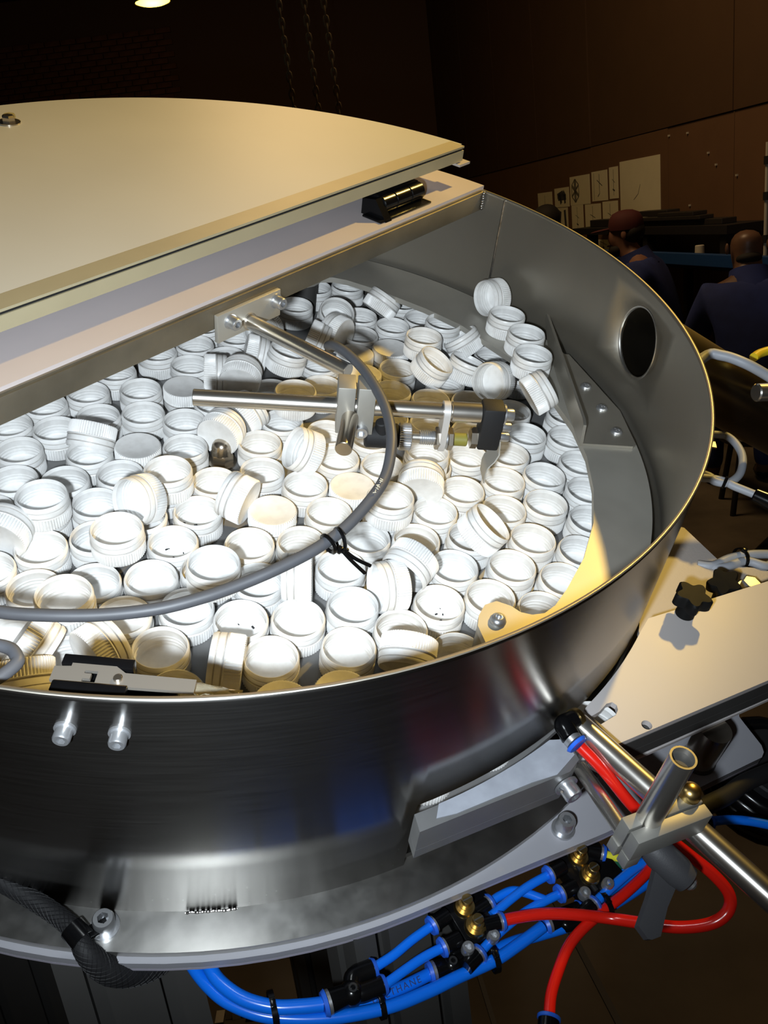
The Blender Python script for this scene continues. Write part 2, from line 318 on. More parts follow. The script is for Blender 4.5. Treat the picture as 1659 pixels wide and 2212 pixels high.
DATA = {
'MR': [[0.660706, -0.725099, 0.194162], [0.733191, 0.567926, -0.374021], [0.160932, 0.389476, 0.906868]],
'MT': [-0.1016, 0.6497, 1.509],
'CR': [[0.992363, 0.123355, -0.0], [-0.039746, 0.319742, -0.94667], [-0.116777, 0.93944, 0.322203]],
'flash': [-1.2441, -1.1287, 0.7442],
'w0': [2.3, 7.0],
'wd': [-0.118, 0.993],
'wn': [-0.993, -0.118],
'papers': [[(2.488, 1.605), (2.054, 1.224)], [(1.979, 1.626), (1.583, 1.449)], [(1.549, 1.707), (1.065, 1.457)], [(1.018, 1.717), (0.673, 1.473)], [(0.634, 1.728), (0.454, 1.48)], [(1.533, 1.456), (1.245, 1.22)], [(1.197, 1.453), (0.835, 1.218)], [(0.793, 1.463), (0.473, 1.216)], [(0.417, 1.755), (-0.297, 1.319)], [(1.993, 1.444), (1.637, 1.222)], [(1.05, 1.179), (0.548, 1.092)]],
'walljoint': [(5.59, 1.94), (-0.799, 1.916), (-0.408, 2.299), (-1.308, 2.15), (-1.656, 1.898), (1.413, 0.968)],
'rail': [(-0.729, 1.107), (-2.134, 1.102), (-2.5, 1.085)],
'shelf': [(0.738, 1.228), (-1.739, 1.287), (-0.563, 1.112), (-1.638, 1.182)],
'wallpts': {'(1350, 490)': [0.3203, 1.042, -0.0423], '(1345, 520)': [0.3156, 1.0369, -0.0572], '(1605, 540)': [0.4537, 1.0278, -0.0837], '(1600, 700)': [0.4404, 1.0003, -0.1647], '(1175, 460)': [0.2284, 1.0509, -0.016], '(330, 5)': [-0.1945, 1.1477, 0.2684], '(620, 100)': [-0.0453, 1.125, 0.2019], '(685, 100)': [-0.0104, 1.1236, 0.1978], '(1643, 310)': [0.4894, 1.0668, 0.0307], '(1643, 660)': [0.4661, 1.0063, -0.1471], '(100, 180)': [-0.3296, 1.1224, 0.1941], '(0, 140)': [-0.3805, 1.1314, 0.2207], '(400, 215)': [-0.171, 1.1099, 0.1574]},
'floor': {'(1250, 2040)': [0.308, 1.462, 0.0], '(1345, 2212)': [0.343, 1.259, 0.0], '(1030, 2080)': [0.08, 1.446, 0.0], '(1075, 2212)': [0.1, 1.293, 0.0], '(715, 2035)': [-0.243, 1.554, 0.0], '(742, 2040)': [-0.214, 1.542, 0.0], '(500, 2200)': [-0.452, 1.383, 0.0], '(0, 2160)': [-0.992, 1.506, 0.0], '(175, 2105)': [-0.821, 1.55, 0.0], '(100, 2170)': [-0.878, 1.478, 0.0], '(1600, 2200)': [0.569, 1.24, 0.0], '(1440, 1960)': [0.528, 1.534, 0.0], '(1510, 1760)': [0.715, 1.821, 0.0]},
'cable': [[0.1506, -0.1835, -0.095], [0.1255, -0.1943, -0.075], [0.1018, -0.2287, -0.05], [0.0822, -0.2807, -0.04], [0.0536, -0.3486, -0.04], [0.0064, -0.4268, -0.045], [-0.0428, -0.4837, -0.05], [-0.0863, -0.5203, -0.06], [-0.1407, -0.5506, -0.075], [-0.1977, -0.5642, -0.085], [-0.268, -0.5682, -0.1], [-0.333, -0.5602, -0.11], [-0.3976, -0.5403, -0.12], [-0.4545, -0.516, -0.13], [-0.5088, -0.4915, -0.135], [-0.5686, -0.4557, -0.14], [-0.6285, -0.4025, -0.145], [-0.6828, -0.3456, -0.145], [-0.7232, -0.2929, -0.145], [-0.7646, -0.2191, -0.145]],
'tie1': [[-0.2972, -0.5704, -0.105]],
'tie2': [[-0.282, -0.57, -0.1]],
'tietails': [[[-0.2917, -0.5847, -0.12], [-0.2782, -0.6002, -0.14], [-0.2568, -0.6198, -0.16]], [[-0.2953, -0.5858, -0.12], [-0.2868, -0.6023, -0.14], [-0.2727, -0.6211, -0.165]]],
'tieknot': [[-0.2916, -0.5817, -0.12], [-0.2913, -0.5722, -0.115]],
'nut': [0.0012, 0.004, -0.42],
'rod1': [[0.0577, -0.024, -0.06], [0.0592, -0.2933, -0.06]],
'rod2': [[-0.1824, -0.1181, -0.1], [0.1853, -0.5459, -0.1]],
'u': [0.6518, -0.7584, -0.0],
'rt': {720: 0.2693, 760: 0.3056, 800: 0.342, 810: 0.3512, 865: 0.4016, 895: 0.4292, 905: 0.4384, 940: 0.4708, 958: 0.4876, 975: 0.5034, 985: 0.5127, 1020: 0.5454, 1038: 0.5623, 1085: 0.6065, 1108: 0.6282},
'stub': [[0.0659, -0.3075, -0.115], [-0.0332, -0.3486, -0.12]],
'paddle': [[0.1922, -0.6044, -0.17], [0.2049, -0.6313, -0.2], [0.1656, -0.6498, -0.225]],
'blocktab': [[-0.1851, -1.0079, -0.35], [-0.2079, -1.0428, -0.35], [-0.1161, -1.0047, -0.35], [-0.1398, -1.0794, -0.35], [-0.0689, -1.1019, -0.35]],
'slot': [[-0.1198, -1.0193, -0.35], [-0.0756, -1.0278, -0.35], [-0.0666, -1.0378, -0.35], [-0.0735, -1.0492, -0.35], [-0.0872, -1.0514, -0.35], [-0.1251, -1.0389, -0.35]],
'knob': [0.2228, -1.0591, -0.35],
'knobtop': [0.2356, -1.0458, -0.3],
'knob2': [0.4117, -1.0936, -0.4],
'hexb': [0.4859, -1.1263, -0.4],
'tubes': {'b8_1': [[-0.7517, -0.6764, -0.63], [-0.7666, -0.7148, -0.62], [-0.7718, -0.7589, -0.62], [-0.7672, -0.8018, -0.62], [-0.7429, -0.8598, -0.62], [-0.6886, -0.9283, -0.62], [-0.6189, -0.9897, -0.62], [-0.558, -1.027, -0.62], [-0.5063, -1.0532, -0.62], [-0.4471, -1.0849, -0.62], [-0.398, -1.1032, -0.62], [-0.3456, -1.1203, -0.62]], 'b8_2': [[-0.7326, -0.6991, -0.63], [-0.7522, -0.7358, -0.605], [-0.7598, -0.7694, -0.605], [-0.7541, -0.8147, -0.605], [-0.7333, -0.8582, -0.605], [-0.7057, -0.8903, -0.605], [-0.6814, -0.9144, -0.605]], 'b8_3': [[-0.7383, -0.6827, -0.645], [-0.7562, -0.7211, -0.63], [-0.7625, -0.7642, -0.63], [-0.7526, -0.8181, -0.63], [-0.7278, -0.8634, -0.63], [-0.6845, -0.9208, -0.63], [-0.645, -0.9539, -0.63], [-0.601, -0.9772, -0.63], [-0.5659, -0.9956, -0.63], [-0.5289, -1.0136, -0.63]], 'b6_1': [[-0.59, -0.9433, -0.6], [-0.5552, -0.9551, -0.6], [-0.5164, -0.964, -0.6], [-0.4772, -0.9757, -0.6]], 'b6_2': [[-0.6008, -0.9713, -0.6], [-0.5613, -0.9831, -0.6], [-0.5265, -0.9948, -0.6], [-0.4945, -1.0094, -0.6]], 'b6_3': [[-0.3776, -1.0297, -0.605], [-0.3557, -1.0369, -0.605], [-0.3331, -1.0497, -0.605], [-0.3203, -1.0723, -0.605], [-0.3097, -1.1035, -0.605]], 'b6_4': [[-0.3994, -1.045, -0.595], [-0.3574, -1.0545, -0.595], [-0.3151, -1.0668, -0.595], [-0.2731, -1.0841, -0.595]], 'b6_5': [[-0.4589, -1.061, -0.605], [-0.407, -1.0695, -0.605], [-0.3539, -1.0845, -0.605], [-0.3185, -1.0992, -0.605], [-0.2845, -1.1155, -0.605]], 'b8_4': [[-0.43, -1.0721, -0.64], [-0.3899, -1.0939, -0.64], [-0.3471, -1.1244, -0.64], [-0.2863, -1.1647, -0.64], [-0.2113, -1.2004, -0.64], [-0.1361, -1.23, -0.64]], 'b8_5': [[-0.2718, -1.1612, -0.625], [-0.2255, -1.1753, -0.625], [-0.1703, -1.1946, -0.625], [-0.113, -1.2147, -0.625]], 'b6_6': [[-0.2626, -1.1711, -0.6], [-0.217, -1.1819, -0.6], [-0.1622, -1.1968, -0.6], [-0.112, -1.2153, -0.6]], 'b6_7': [[-0.184, -1.1796, -0.615], [-0.1607, -1.187, -0.615], [-0.126, -1.2034, -0.615]], 'b6_8': [[-0.1546, -1.1495, -0.6], [-0.1337, -1.1601, -0.6], [-0.1024, -1.1784, -0.6]], 'yel': [[-0.1688, -1.1424, -0.6], [-0.1592, -1.163, -0.6], [-0.1499, -1.1846, -0.6]], 'grn': [[-0.1717, -1.1674, -0.61], [-0.1494, -1.1801, -0.61], [-0.1194, -1.1987, -0.61]], 'red1': [[-0.3986, -1.0637, -0.59], [-0.3806, -1.0766, -0.59], [-0.341, -1.1126, -0.59], [-0.3033, -1.1595, -0.59], [-0.2723, -1.2058, -0.59], [-0.2593, -1.2547, -0.56], [-0.245, -1.3011, -0.53], [-0.2244, -1.3355, -0.5], [-0.2008, -1.3465, -0.48], [-0.1869, -1.3347, -0.46], [-0.187, -1.3006, -0.44], [-0.1959, -1.255, -0.42], [-0.2055, -1.2121, -0.4], [-0.2097, -1.175, -0.385], [-0.2116, -1.1416, -0.37], [-0.2091, -1.0838, -0.34], [-0.2063, -1.0366, -0.325]], 'red2': [[-0.1133, -1.2217, -0.59], [-0.1497, -1.2193, -0.6], [-0.2099, -1.2055, -0.6], [-0.2667, -1.1884, -0.6], [-0.3188, -1.1749, -0.6], [-0.3614, -1.1711, -0.6], [-0.408, -1.1773, -0.6], [-0.4421, -1.1851, -0.6], [-0.4708, -1.1977, -0.6]], 'b8_6': [[-0.0165, -1.2655, -0.55], [0.0127, -1.2921, -0.55], [0.0394, -1.3271, -0.55], [0.0716, -1.3866, -0.55]]},
'fit': {'m1': [[-0.4239, -0.9605, -0.6], [-0.3579, -0.994, -0.6], [-0.396, -1.0717, -0.6], [-0.4722, -1.0449, -0.6]], 'm2': [[-0.2273, -1.0704, -0.6], [-0.1306, -1.1109, -0.6], [-0.1948, -1.1848, -0.6], [-0.2724, -1.1571, -0.6]], 'br1': [[-0.4176, -1.0017, -0.592], [-0.433, -1.0334, -0.592]], 'br2': [[-0.2079, -1.1101, -0.592], [-0.2244, -1.142, -0.592]], 'sv1': [[-0.4719, -1.0437, -0.59], [-0.4284, -1.0657, -0.59]], 'sv2': [[-0.2624, -1.15, -0.59], [-0.2203, -1.1741, -0.59]], 'y1': [[-0.6772, -0.9174, -0.605], [-0.6407, -0.9385, -0.605], [-0.5917, -0.9415, -0.605], [-0.6009, -0.9683, -0.605]], 'y2': [[-0.5246, -1.0143, -0.63], [-0.4945, -1.0334, -0.63], [-0.4555, -1.0399, -0.63], [-0.4514, -1.054, -0.63]], 'y3': [[-0.3306, -1.123, -0.635], [-0.2938, -1.1444, -0.635], [-0.2701, -1.1535, -0.63], [-0.2813, -1.1653, -0.635]], 'ties': [[-0.7334, -0.8576, -0.615], [-0.6182, -0.9805, -0.625], [-0.4457, -1.0831, -0.62], [-0.2487, -1.1878, -0.61]], 'elbow': [[-0.1671, -1.0047, -0.325], [-0.1942, -0.991, -0.325], [-0.2097, -1.0169, -0.325], [-0.2084, -1.0317, -0.325]]},
'tube_big': [[-0.1661, -1.0144, -0.33], [-0.2473, -1.367, -0.33], [-0.281, -1.5317, -0.33]],
'tube_small': [[-0.2013, -1.0571, -0.385], [-0.2936, -1.1612, -0.335]],
'vtube': [[-0.135, -1.181, -0.295], [-0.135, -1.181, -0.41]],
'clamp2': [[-0.325, -1.1474, -0.26], [-0.2092, -1.2133, -0.26], [-0.2117, -1.2289, -0.26], [-0.3379, -1.1897, -0.26]],
'lever': [[-0.2816, -1.2026, -0.34], [-0.279, -1.2564, -0.36], [-0.2789, -1.2323, -0.36], [-0.2883, -1.2213, -0.36], [-0.3448, -1.2361, -0.37], [-0.3901, -1.2495, -0.38]],
'vt': [[-0.2969, -1.1791, -0.262], [-0.2969, -1.1791, -0.11]],
'brassnut': [[-0.1414, -1.2024, -0.35]],
'blocksc': [[-0.2385, -1.0436, -0.385]],
'boardsc': [-0.208, -1.0658, -0.551],
'flsc': [-0.8331, -0.595, -0.537],
'hose': [[-0.9242, -0.341, -0.49], [-0.9058, -0.406, -0.5], [-0.8876, -0.4702, -0.51], [-0.874, -0.5295, -0.515], [-0.8699, -0.5791, -0.515], [-0.876, -0.612, -0.525], [-0.8662, -0.6358, -0.56], [-0.8386, -0.6549, -0.6], [-0.7991, -0.6644, -0.63], [-0.7757, -0.6521, -0.65]],
'hoseclip': [[-0.8591, -0.5813, -0.515], [-0.8439, -0.594, -0.515]],
'latch': {'a': [-0.7901, -0.5323, -0.03], 'b': [-0.6854, -0.6758, -0.03]},
'loop': [[-0.8133, -0.3977, -0.05], [-0.7905, -0.4371, -0.05], [-0.7913, -0.4586, -0.05], [-0.7994, -0.4684, -0.05], [-0.8263, -0.471, -0.05], [-0.8636, -0.4664, -0.05]],
'gcab': [[0.8076, -0.7795, -0.12], [0.8315, -0.8128, -0.11], [0.8383, -0.8671, -0.11], [0.8637, -0.9212, -0.13], [0.896, -0.991, -0.16]],
'gcab2': [[0.8086, -0.8628, -0.3], [0.8302, -0.9026, -0.3], [0.785, -0.9505, -0.3], [0.7085, -0.9753, -0.3], [0.6488, -0.9689, -0.3], [0.628, -0.9433, -0.3], [0.6354, -0.9147, -0.3]],
'gcab3': [[0.6367, -0.94, -0.3], [0.6436, -0.9874, -0.3], [0.6492, -1.0398, -0.3]],
'gconn': [[0.6465, -1.0278, -0.3], [0.6491, -1.1035, -0.3]],
'ycab': [[0.9683, -0.8585, -0.15], [1.0084, -0.8651, -0.15], [1.0766, -0.8965, -0.15]],
'rodend': [[0.8034, -0.9194, -0.15], [0.8865, -0.9897, -0.15]],
'wcab': [[[0.5145, -1.0291, -0.43], [0.5717, -1.052, -0.43], [0.6321, -1.0972, -0.43], [0.692, -1.1439, -0.43]], [[0.5239, -1.0476, -0.43], [0.5844, -1.0806, -0.43], [0.6079, -1.1271, -0.43], [0.6188, -1.1667, -0.43]]],
'wtie': [[0.5875, -1.0685, -0.43]],
'legs': [[-0.838, -0.6296, -0.62], [-0.4428, -0.9613, -0.7]],
'tan': [[0.5792, -0.8885, -0.43], [0.5939, -0.9272, -0.43], [0.5255, -1.0579, -0.43], [0.4692, -1.123, -0.43], [0.2705, -1.0823, -0.43], [0.1946, -0.9819, -0.43]],
'cond': [[-0.0911, -1.2342, -0.45], [-0.0543, -1.2488, -0.46], [0.0031, -1.2691, -0.48], [0.0707, -1.2878, -0.5], [0.1621, -1.328, -0.52]],
'coil': [0.265, -1.3362, -0.72],
'legcyl': [[0.1031, -1.2352, -0.44]],
'weldbead': [-137.4, -133.0],
'welds': [[0.9638, 0.0045, 0.0], [0.9898, -0.09, 0.0]],
'caps': [
('U', [-0.2912, 0.384, -0.391], [0.0, 0.0, 1.0], 'upright open white cap, eighth to the left of the free rod tip'),
('U', [-0.1869, 0.396, -0.391], [0.0, 0.0, 1.0], 'upright open white cap, sixth to the left of the free rod tip'),
('U', [-0.0848, 0.3707, -0.391], [0.0, 0.0, 1.0], 'upright open white cap, fourth to the left of the free rod tip'),
('U', [0.0235, 0.4012, -0.391], [0.0, 0.0, 1.0], 'upright open white cap, second to the left of the free rod tip'),
('U', [-0.2289, 0.3002, -0.391], [0.0, 0.0, 1.0], 'upright open white cap, fifth to the left of the free rod tip'),
('U', [-0.1289, 0.2761, -0.391], [0.0, 0.0, 1.0], 'upright open white cap, third to the left of the free rod tip'),
('T', [-0.212, 0.1884, -0.3366], [-0.606, -0.3404, -0.719], 'white cap on its side, mouth viewer, nearest to the left of the free rod tip'),
('U', [-0.3324, 0.288, -0.391], [0.0, 0.0, 1.0], 'upright open white cap, seventh to the left of the free rod tip'),
('U', [-0.2331, 0.1754, -0.391], [0.0, 0.0, 1.0], 'upright open white cap, third to the lower left of the free rod tip'),
('D', [-0.1423, 0.122, -0.391], [0.0, 0.0, -1.0], 'upside-down white cap, nearest to the left of the domed nut'),
('U', [-0.4, 0.2092, -0.391], [0.0, 0.0, 1.0], 'upright open white cap, sixth above the bent grey loop'),
('U', [-0.3284, 0.1335, -0.391], [0.0, 0.0, 1.0], 'upright open white cap, fifth to the lower left of the free rod tip'),
('U', [-0.2336, 0.0704, -0.391], [0.0, 0.0, 1.0], 'upright open white cap, second to the lower left of the free rod tip'),
('U', [0.1611, 0.4032, -0.391], [0.0, 0.0, 1.0], 'upright open white cap, nearest to the upper left of the free rod tip'),
('U', [0.26, 0.3687, -0.391], [0.0, 0.0, 1.0], 'upright open white cap, second above the free rod tip'),
('U', [0.3463, 0.4261, -0.391], [0.0, 0.0, 1.0], 'upright open white cap, nearest to the lower left of the bolted rod plate'),
('U', [0.1799, 0.3001, -0.391], [0.0, 0.0, 1.0], 'upright open white cap, nearest above the free rod tip'),
('U', [0.279, 0.267, -0.391], [0.0, 0.0, 1.0], 'upright open white cap, nearest to the upper right of the free rod tip'),
('U', [0.015, 0.2972, -0.391], [0.0, 0.0, 1.0], 'upright open white cap, nearest to the left of the free rod tip'),
('D', [0.0985, 0.2337, -0.391], [0.0, 0.0, -1.0], 'upside-down white cap, nearest to the left of the free rod tip'),
('T', [0.1851, 0.2125, -0.3559], [0.7205, -0.693, -0.0248], 'white cap on its side, mouth right, nearest up right of free rod tip'),
('T', [0.2108, 0.1475, -0.3409], [0.8038, 0.5577, 0.2071], 'white cap tipped with closed end showing, nearest up right of free rod tip'),
('U', [0.0005, 0.1247, -0.391], [0.0, 0.0, 1.0], 'upright open white cap, nearest below the free rod tip'),
('U', [-0.0478, 0.2143, -0.391], [0.0, 0.0, 1.0], 'upright open white cap, nearest to the lower left of the free rod tip'),
('U', [-0.0685, 0.0471, -0.391], [0.0, 0.0, 1.0], 'upright open white cap, nearest to the left of the domed nut'),
('T', [0.0228, 0.0217, -0.3535], [0.9394, 0.3412, 0.0341], 'white cap tipped with closed end showing, nearest above the domed nut'),
('T', [0.1091, 0.0282, -0.3482], [0.951, -0.0823, 0.2981], 'white cap on its side, mouth upper right, nearest up right of domed nut'),
('U', [0.1031, 0.1285, -0.391], [0.0, 0.0, 1.0], 'upright open white cap, nearest to the lower right of the free rod tip'),
('U', [0.3706, 0.3252, -0.391], [0.0, 0.0, 1.0], 'upright open white cap, nearest below the bolted rod plate'),
('U', [0.5999, 0.3144, -0.3707], [0.0, 0.0, 1.0], 'upright open white cap, nearest to the right of the bolted rod plate'),
('T', [0.6398, 0.1957, -0.349], [-0.2487, -0.3672, 0.8963], 'tilted white cap, mouth far side, nearest above the rod cross clamp'),
('U', [0.7607, 0.3779, -0.391], [0.0, 0.0, 1.0], 'upright open white cap, second to the right of the bolted rod plate'),
('U', [0.8472, 0.3201, -0.391], [0.0, 0.0, 1.0], 'upright open white cap, third to the right of the bolted rod plate'),
('T', [0.431, 0.2808, -0.349], [-0.9373, -0.3463, 0.0407], 'white cap on its side, mouth lower left, nearest down right of bolted rod plate'),
('T', [0.3488, 0.1198, -0.3356], [0.2088, -0.1244, 0.97], 'tilted white cap, mouth far side, nearest to the lower right of the bolted rod plate'),
('T', [0.3256, 0.2095, -0.3536], [0.6555, -0.7199, -0.2283], 'white cap on its side, mouth right, nearest below the bolted rod plate'),
('T', [0.5716, 0.1369, -0.3499], [-0.0532, 0.9986, 0.0054], 'white cap tipped with closed end showing, nearest above the rod cross clamp'),
('T', [0.5027, 0.1475, -0.3526], [0.4684, -0.8331, -0.2944], 'white cap on its side, mouth lower right, nearest up left of rod cross clamp'),
('U', [0.7238, 0.1703, -0.391], [0.0, 0.0, 1.0], 'upright open white cap, second above the rod cross clamp'),
('U', [0.6363, 0.099, -0.391], [0.0, 0.0, 1.0], 'upright open white cap, nearest above the rod cross clamp'),
('D', [0.5446, 0.0434, -0.391], [0.0, 0.0, -1.0], 'upside-down white cap, nearest above the rod cross clamp'),
('U', [0.4318, 0.0734, -0.391], [0.0, 0.0, 1.0], 'upright open white cap, nearest to the upper left of the rod cross clamp'),
('U', [0.356, 0.0011, -0.391], [0.0, 0.0, 1.0], 'upright open white cap, nearest to the left of the rod cross clamp'),
('U', [0.2198, -0.0277, -0.333], [0.0, 0.0, 1.0], 'upright white cap stacked on other caps, nearest to the left of the rod cross clamp'),
('U', [0.247, 0.0753, -0.391], [0.0, 0.0, 1.0], 'upright open white cap, nearest to the upper right of the domed nut'),
('T', [0.7953, 0.1481, -0.3417], [0.6489, -0.1344, 0.7489], 'tilted white cap, mouth upper right, nearest above the rod cross clamp'),
('U', [0.8848, 0.1386, -0.391], [0.0, 0.0, 1.0], 'upright open white cap, second to the upper left of the bent deflector plate'),
('U', [0.749, 0.0684, -0.391], [0.0, 0.0, 1.0], 'upright open white cap, second to the upper right of the rod cross clamp'),
('U', [0.8501, 0.0396, -0.391], [0.0, 0.0, 1.0], 'upright open white cap, nearest to the upper left of the bent deflector plate'),
('U', [0.7859, -0.0756, -0.333], [0.0, 0.0, 1.0], 'upright white cap stacked on other caps, nearest up right of black sensor plug'),
('D', [0.6422, -0.006, -0.391], [0.0, 0.0, -1.0], 'upside-down white cap, nearest above the black sensor plug'),
('U', [0.6775, -0.0859, -0.333], [0.0, 0.0, 1.0], 'upright white cap stacked on other caps, nearest up right of rod cross clamp'),
('T', [0.7693, -0.1623, -0.3328], [-0.1254, 0.6604, 0.7404], 'tilted white cap, mouth upper left, to the upper left of the bent deflector plate'),
('U', [0.5699, -0.0839, -0.391], [0.0, 0.0, 1.0], 'upright open white cap, nearest to the upper right of the rod cross clamp'),
('T', [0.6028, -0.1695, -0.3361], [0.2075, -0.3882, 0.8979], 'tilted white cap, mouth upper right, nearest to the upper right of the black sensor plug'),
('T', [0.6873, -0.2243, -0.3533], [0.325, -0.0829, 0.9421], 'tilted white cap, mouth upper right, nearest to the right of the rod cross clamp'),
('U', [0.4697, -0.141, -0.391], [0.0, 0.0, 1.0], 'upright open white cap, nearest to the right of the rod cross clamp'),
('U', [0.5117, -0.2364, -0.391], [0.0, 0.0, 1.0], 'upright open white cap, nearest to the upper right of the black sensor plug'),
('U', [0.6134, -0.2145, -0.391], [0.0, 0.0, 1.0], 'upright open white cap, second to the upper right of the black sensor plug'),
('D', [0.4764, -0.0368, -0.391], [0.0, 0.0, -1.0], 'upside-down white cap, nearest to the upper right of the rod cross clamp'),
('U', [0.7198, -0.1173, -0.391], [0.0, 0.0, 1.0], 'upright open white cap, third to the upper right of the black sensor plug'),
('U', [0.8259, -0.2272, -0.391], [0.0, 0.0, 1.0], 'upright open white cap, second to the left of the bent deflector plate'),
('T', [0.9142, -0.1462, -0.2463], [-0.9327, 0.3578, 0.0449], 'white cap on its side on the ledge, up left of bent deflector plate'),
('U', [0.5821, -0.3144, -0.391], [0.0, 0.0, 1.0], 'upright open white cap, second to the upper left of the hanging metal paddle'),
('G', [0.8556, -0.2322, -0.271], [0.0, 0.0, 1.0], 'upright white cap standing on the ledge, third up left of bent deflector plate'),
('G', [0.8047, -0.3243, -0.271], [0.0, 0.0, 1.0], 'upright white cap standing on the ledge, second up left of bent deflector plate'),
('G', [0.7206, -0.3933, -0.271], [0.0, 0.0, 1.0], 'upright white cap standing on the ledge, nearest up left of bent deflector plate'),
('T', [0.652, -0.3318, -0.3264], [-0.9485, 0.1057, 0.2986], 'white cap on its side, mouth left, nearest to the left of the bent deflector plate'),
('T', [0.6394, -0.4669, -0.2905], [0.7047, -0.4811, 0.5215], 'tilted white cap, mouth upper right, nearest to the left of the bent deflector plate'),
('U', [0.8013, -0.3293, -0.391], [0.0, 0.0, 1.0], 'upright open white cap, nearest to the left of the bent deflector plate'),
('U', [-0.4259, 0.0638, -0.333], [0.0, 0.0, 1.0], 'upright white cap stacked on other caps, nearest above the bent grey loop'),
('B', [-0.4195, 0.0828, -0.391], [0.0, 0.0, 1.0], 'white cap under a stacked cap, nearest above the bent grey loop'),
('U', [-0.4905, 0.1581, -0.391], [0.0, 0.0, 1.0], 'upright open white cap, fifth above the bent grey loop'),
('U', [-0.3299, 0.029, -0.391], [0.0, 0.0, 1.0], 'upright open white cap, second to the lower left of the domed nut'),
('T', [-0.2956, -0.0716, -0.3176], [-0.9497, -0.0142, 0.3129], 'white cap on its side, mouth left, nearest to the lower left of the domed nut'),
('B', [-0.2919, -0.069, -0.391], [0.0, 0.0, 1.0], 'white cap under a stacked cap, second to the lower left of the domed nut'),
('U', [-0.3955, -0.0529, -0.391], [0.0, 0.0, 1.0], 'upright open white cap, second to the upper right of the bent grey loop'),
('U', [-0.3895, -0.1177, -0.333], [0.0, 0.0, 1.0], 'upright white cap stacked on other caps, nearest above the black toggle latch'),
('U', [-0.4861, -0.0028, -0.391], [0.0, 0.0, 1.0], 'upright open white cap, fourth above the bent grey loop'),
('T', [-0.5123, 0.0678, -0.3475], [0.8496, 0.518, 0.0993], 'white cap tipped with closed end showing, nearest above the bent grey loop'),
('U', [-0.5883, 0.0166, -0.391], [0.0, 0.0, 1.0], 'upright open white cap, third above the bent grey loop'),
('U', [-0.5599, -0.0852, -0.391], [0.0, 0.0, 1.0], 'upright open white cap, second above the bent grey loop'),
('U', [-0.5615, -0.187, -0.333], [0.0, 0.0, 1.0], 'upright white cap stacked on other caps, nearest up right of bent grey loop'),
('U', [-0.4764, -0.1494, -0.391], [0.0, 0.0, 1.0], 'upright open white cap, nearest to the upper right of the bent grey loop'),
('U', [-0.4942, -0.2562, -0.391], [0.0, 0.0, 1.0], 'upright open white cap, nearest above the black toggle latch'),
('U', [-0.1999, -0.0481, -0.333], [0.0, 0.0, 1.0], 'upright white cap stacked on other caps, nearest to the lower left of the domed nut'),
('B', [-0.1922, -0.0265, -0.391], [0.0, 0.0, 1.0], 'white cap under a stacked cap, nearest to the lower left of the domed nut'),
('U', [-0.1091, -0.0905, -0.391], [0.0, 0.0, 1.0], 'upright open white cap, nearest below the domed nut'),
('U', [-0.2031, -0.1377, -0.391], [0.0, 0.0, 1.0], 'upright open white cap, second below the domed nut'),
('U', [-0.3022, -0.1722, -0.391], [0.0, 0.0, 1.0], 'upright open white cap, nearest to the lower left of the domed nut'),
('T', [-0.1324, -0.1841, -0.3418], [-0.2904, 0.9439, 0.1571], 'white cap on its side, mouth upper left, to the lower right of the domed nut'),
('U', [-0.3287, -0.3178, -0.333], [0.0, 0.0, 1.0], 'upright white cap stacked on other caps, nearest below the domed nut'),
('B', [-0.3095, -0.2766, -0.391], [0.0, 0.0, 1.0], 'white cap under a stacked cap, nearest below the domed nut'),
('U', [-0.2006, -0.2855, -0.391], [0.0, 0.0, 1.0], 'upright open white cap, second to the left of the black cable ties'),
('U', [0.0628, -0.0613, -0.391], [0.0, 0.0, 1.0], 'upright open white cap, nearest to the right of the domed nut'),
('U', [-0.0094, -0.1377, -0.391], [0.0, 0.0, 1.0], 'upright open white cap, nearest to the lower right of the domed nut'),
('T', [0.0798, -0.18, -0.3339], [-0.689, 0.5495, 0.4726], 'tilted white cap, mouth left, to the lower left of the rod cross clamp'),
('U', [0.2088, -0.1434, -0.391], [0.0, 0.0, 1.0], 'upright open white cap, nearest to the lower left of the rod cross clamp'),
('U', [0.1651, -0.0375, -0.391], [0.0, 0.0, 1.0], 'upright open white cap, second to the right of the domed nut'),
('U', [0.1465, -0.2281, -0.391], [0.0, 0.0, 1.0], 'upright open white cap, nearest below the rod cross clamp'),
('U', [0.0225, -0.2379, -0.391], [0.0, 0.0, 1.0], 'upright open white cap, second to the upper left of the black cable ties'),
('D', [0.091, -0.3176, -0.391], [0.0, 0.0, -1.0], 'upside-down white cap, nearest above the black cable ties'),
('D', [-0.0928, -0.2478, -0.391], [0.0, 0.0, -1.0], 'upside-down white cap, nearest to the left of the black cable ties'),
('U', [-0.0124, -0.337, -0.391], [0.0, 0.0, 1.0], 'upright open white cap, nearest to the upper left of the black cable ties'),
('U', [0.2647, -0.2328, -0.391], [0.0, 0.0, 1.0], 'upright open white cap, nearest to the lower left of the black sensor plug'),
('U', [0.1983, -0.319, -0.391], [0.0, 0.0, 1.0], 'upright open white cap, nearest below the black sensor plug'),
('U', [0.3668, -0.2079, -0.391], [0.0, 0.0, 1.0], 'upright open white cap, nearest above the black sensor plug'),
('U', [0.4239, -0.2949, -0.391], [0.0, 0.0, 1.0], 'upright open white cap, nearest to the right of the black sensor plug'),
('U', [0.2514, -0.4003, -0.333], [0.0, 0.0, 1.0], 'upright white cap stacked on other caps, nearest down right of black sensor plug'),
('B', [0.2793, -0.3975, -0.391], [0.0, 0.0, 1.0], 'white cap under a stacked cap, nearest to the lower right of the black sensor plug'),
('U', [0.3758, -0.4394, -0.391], [0.0, 0.0, 1.0], 'upright open white cap, nearest to the left of the hanging metal paddle'),
